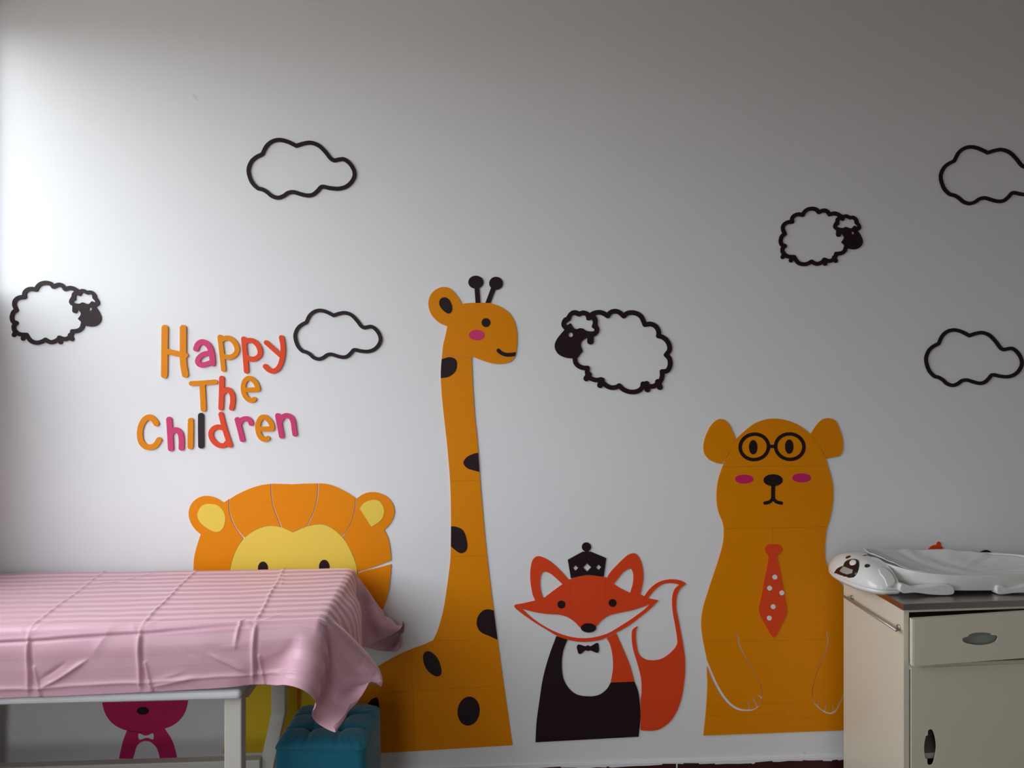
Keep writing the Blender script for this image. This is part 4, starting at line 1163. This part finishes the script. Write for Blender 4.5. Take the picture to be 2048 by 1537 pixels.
cut('muzzle', region(polys=[ellipse(*zt([(747, 636)])[0], k6(87), k6(54))], strokes=[(zt([(748, 680), (746, 802)]), k6(18)), (S(zt([(673, 843), (715, 832), (746, 802)])), k6(15)), (S(zt([(746, 802), (778, 832), (821, 843)])), k6(15))], h=0.35), 'brown', fp, F1, 0.0012)
cut('cheek', [ellipse(*zt([(486, 626)])[0], k6(83), k6(41))], 'magenta', fp, F1, 0.0012)
cut('cheek', [ellipse(*zt([(1003, 615)])[0], k6(85), k6(41))], 'magenta', fp, F1, 0.0012)
b_body = smooth_loop(zt([(303, 1074.3, 1), (300, 1170), (280, 1270), (240, 1400), (208, 1495), (160, 1642), (120, 1772), (100, 1892), (100, 1972), (117, 2095), (135, 2182), (150, 2262)] + low([(149, 845, 1), (155, 1000), (140, 1250), (118, 1452, 1), (858, 1424, 1), (1560, 1397, 1), (1440, 1250, ), (1420, 1000), (1440, 760), (1455, 590), (1462, 420), (1450, 300), (1400, 150), (1320, 30)]) + [(1270, 1462), (1228, 1385), (1215, 1280), (1222, 1150), (1236, 1059.3, 1)]))
arm_l = zt(low([(140, 770), (200, 920), (260, 1040), (330, 1140), (410, 1203), (480, 1223), (560, 1220), (610, 1195), (640, 1150), (648, 1110), (640, 1010), (600, 920), (530, 800), (470, 690), (440, 620), (428, 537)]))
rl = [k6(v) for v in (11, 13, 13, 12, 11, 9, 8, 6, 4, 3, 2.2, 2.2, 3, 5, 6, 6)]
arm_r = zt(low([(1233, 520), (1245, 590), (1235, 660), (1190, 770), (1150, 860), (1120, 960), (1101, 1060), (1102, 1120), (1130, 1170), (1190, 1225), (1250, 1251), (1300, 1240), (1340, 1180), (1400, 1055), (1450, 950)]))
rr = [k6(v) for v in (5, 5.5, 5, 4, 3, 2.5, 2.2, 3, 4.5, 5.5, 7, 9, 7, 6, 6)]
def dens(p, r):
    q = smooth_loop(p, closed=False, n=6); m = len(p)
    t = np.linspace(0, m - 1, len(q)); return (q, list(np.interp(t, np.arange(m), r)))
cuts = [dens(arm_l, rl), dens(arm_r, rr)]
for a, b in (((522, 1156), (532, 1215)), ((567, 1119), (602, 1192)), ((613, 1088), (648, 1114)), ((1165, 1142), (1150, 1186)), ((1231, 1159), (1218, 1230)), ((1290, 1181), (1290, 1232))):
    cuts.append((zt(low([a, b])), k6(5.2)))
H1 = zt(low([(110, 602), (1400, 583)])); H2 = zt(low([(130, 1175), (1400, 1150)])); H3 = zt(low([(130, 1275), (855, 1250)])); H4 = zt(low([(865, 1297), (1400, 1280)]))
V0 = zt([(743, 1060), (758, 2090)]); V1 = zt(low([(862, 1100), (858, 1430)]))
gp_ = 0.12
bp = []
for nm, cl in (('torso_panel', [hor(*H1, False, gp_), ver(*V0, False, gp_)]), ('torso_panel', [hor(*H1, False, gp_), ver(*V0, True, gp_)]),
               ('belly_panel', [hor(*H1, True, gp_), hor(*H2, False, gp_)]),
               ('foot_panel', [hor(*H2, True, gp_), hor(*H3, False, gp_), ver(*V1, False, gp_)]), ('foot_panel', [hor(*H2, True, gp_), hor(*H4, False, gp_), ver(*V1, True, gp_)]),
               ('foot_panel', [hor(*H3, True, gp_), ver(*V1, False, gp_)]), ('foot_panel', [hor(*H4, True, gp_), ver(*V1, True, gp_)])):
    bp.append(cut(nm, region(polys=[b_body], cut_strokes=cuts, clip=cl, h=0.4), 'orange_b', bear, 0, 0.003))
tie = cut('tie', [smooth_loop(zt([(692, 1221), (750, 1214), (803, 1220), (825, 1250), (820, 1278), (783, 1320), (797, 1400), (818, 1500)] + low([(850, 200), (868, 340), (800, 490), (765, 553), (740, 555), (700, 490), (620, 330), (640, 200)]) + [(674, 1500), (695, 1400), (704, 1320), (680, 1287), (672, 1255)]))], 'red', bear, F1, 0.0025)
for c in ((760, 18), (713, 118), (823, 160), (745, 285), (710, 388)):
    cut('tie_dot', [ellipse(*zt(low([c]))[0], k6(22), k6(22), n=24)], 'white', tie, F1 + 0.0023, 0.0012)

# ---- pink bear low behind the couch
zp = Z(170, 1360, 3.303)
pb_ = wall_empty('pink_bear_sticker', 292, 1512)
tag(pb_, 'magenta bear wall cut-out with a white bow tie below the couch', 'wall sticker')
ph_ = cut('head', [smooth_loop(zp([(280, 333), (210, 305), (160, 260), (127, 195), (118, 120), (140, 30), (190, -50), (270, -110), (400, -135), (530, -110), (610, -50), (660, 30), (682, 110), (670, 190), (640, 250), (590, 295), (525, 322), (400, 345)]))], 'magenta', pb_, 0, 0.003)
for c in ((170, -80), (628, -80)):
    cut('ear', region(polys=[ellipse(*zp([c])[0], 26, 26)], cut_polys=[smooth_loop(zp([(280, 333), (210, 305), (160, 260), (127, 195), (118, 120), (140, 30), (190, -50), (270, -110), (400, -135), (530, -110), (610, -50), (660, 30), (682, 110), (670, 190), (640, 250), (590, 295), (525, 322), (400, 345)]))], h=0.5), 'magenta', pb_, 0, 0.003)
cut('nose', [ellipse(*zp([(386, 203)])[0], 40 / 3.303, 26 / 3.303)], 'brown', ph_, F1, 0.0012)
for e in ((545, 117), (235, 117)):
    cut('eye', [ellipse(*zp([e])[0], 20 / 3.303, 20 / 3.303)], 'brown', ph_, F1, 0.0012)
cut('body', region(polys=[smooth_loop(zp([(281, 331, 1), (255, 400), (235, 485), (228, 520, 1), (318, 520, 1), (328, 485), (342, 440), (370, 412), (402, 403), (440, 412), (475, 447), (490, 485), (497, 520, 1), (608, 516, 1), (600, 478), (575, 400), (527, 323, 1), (400, 344)]))],
    cut_polys=[smooth_loop(zp([(352, 362), (360, 353), (395, 366), (415, 366), (447, 352), (456, 358), (455, 390), (445, 396), (415, 385), (395, 388), (362, 398), (354, 390)]))], h=0.4), 'magenta', pb_, 0, 0.003)

# ---- bits that peep out behind the scale
o = cut('red_sticker', [smooth_loop(z8([(1070, 240), (1082, 200), (1110, 167), (1145, 153), (1166, 152, 1), (1172, 127), (1190, 118), (1207, 130), (1205, 157, 1), (1225, 178), (1240, 215), (1245, 260), (1230, 320), (1160, 345), (1090, 320)]))], 'red', None, 0, 0.003)
tag(o, 'small red rounded wall cut-out with a stalk peeping above the scale', 'wall sticker')
o = cut('black_sticker', [smooth_loop(z8([(1560, 270), (1585, 238), (1620, 215), (1662, 203), (1700, 214), (1716, 245), (1718, 290), (1690, 330), (1630, 340), (1575, 315)]))], 'brown', None, 0, 0.003)
tag(o, 'small black rounded wall cut-out peeping above the scale liner', 'wall sticker')
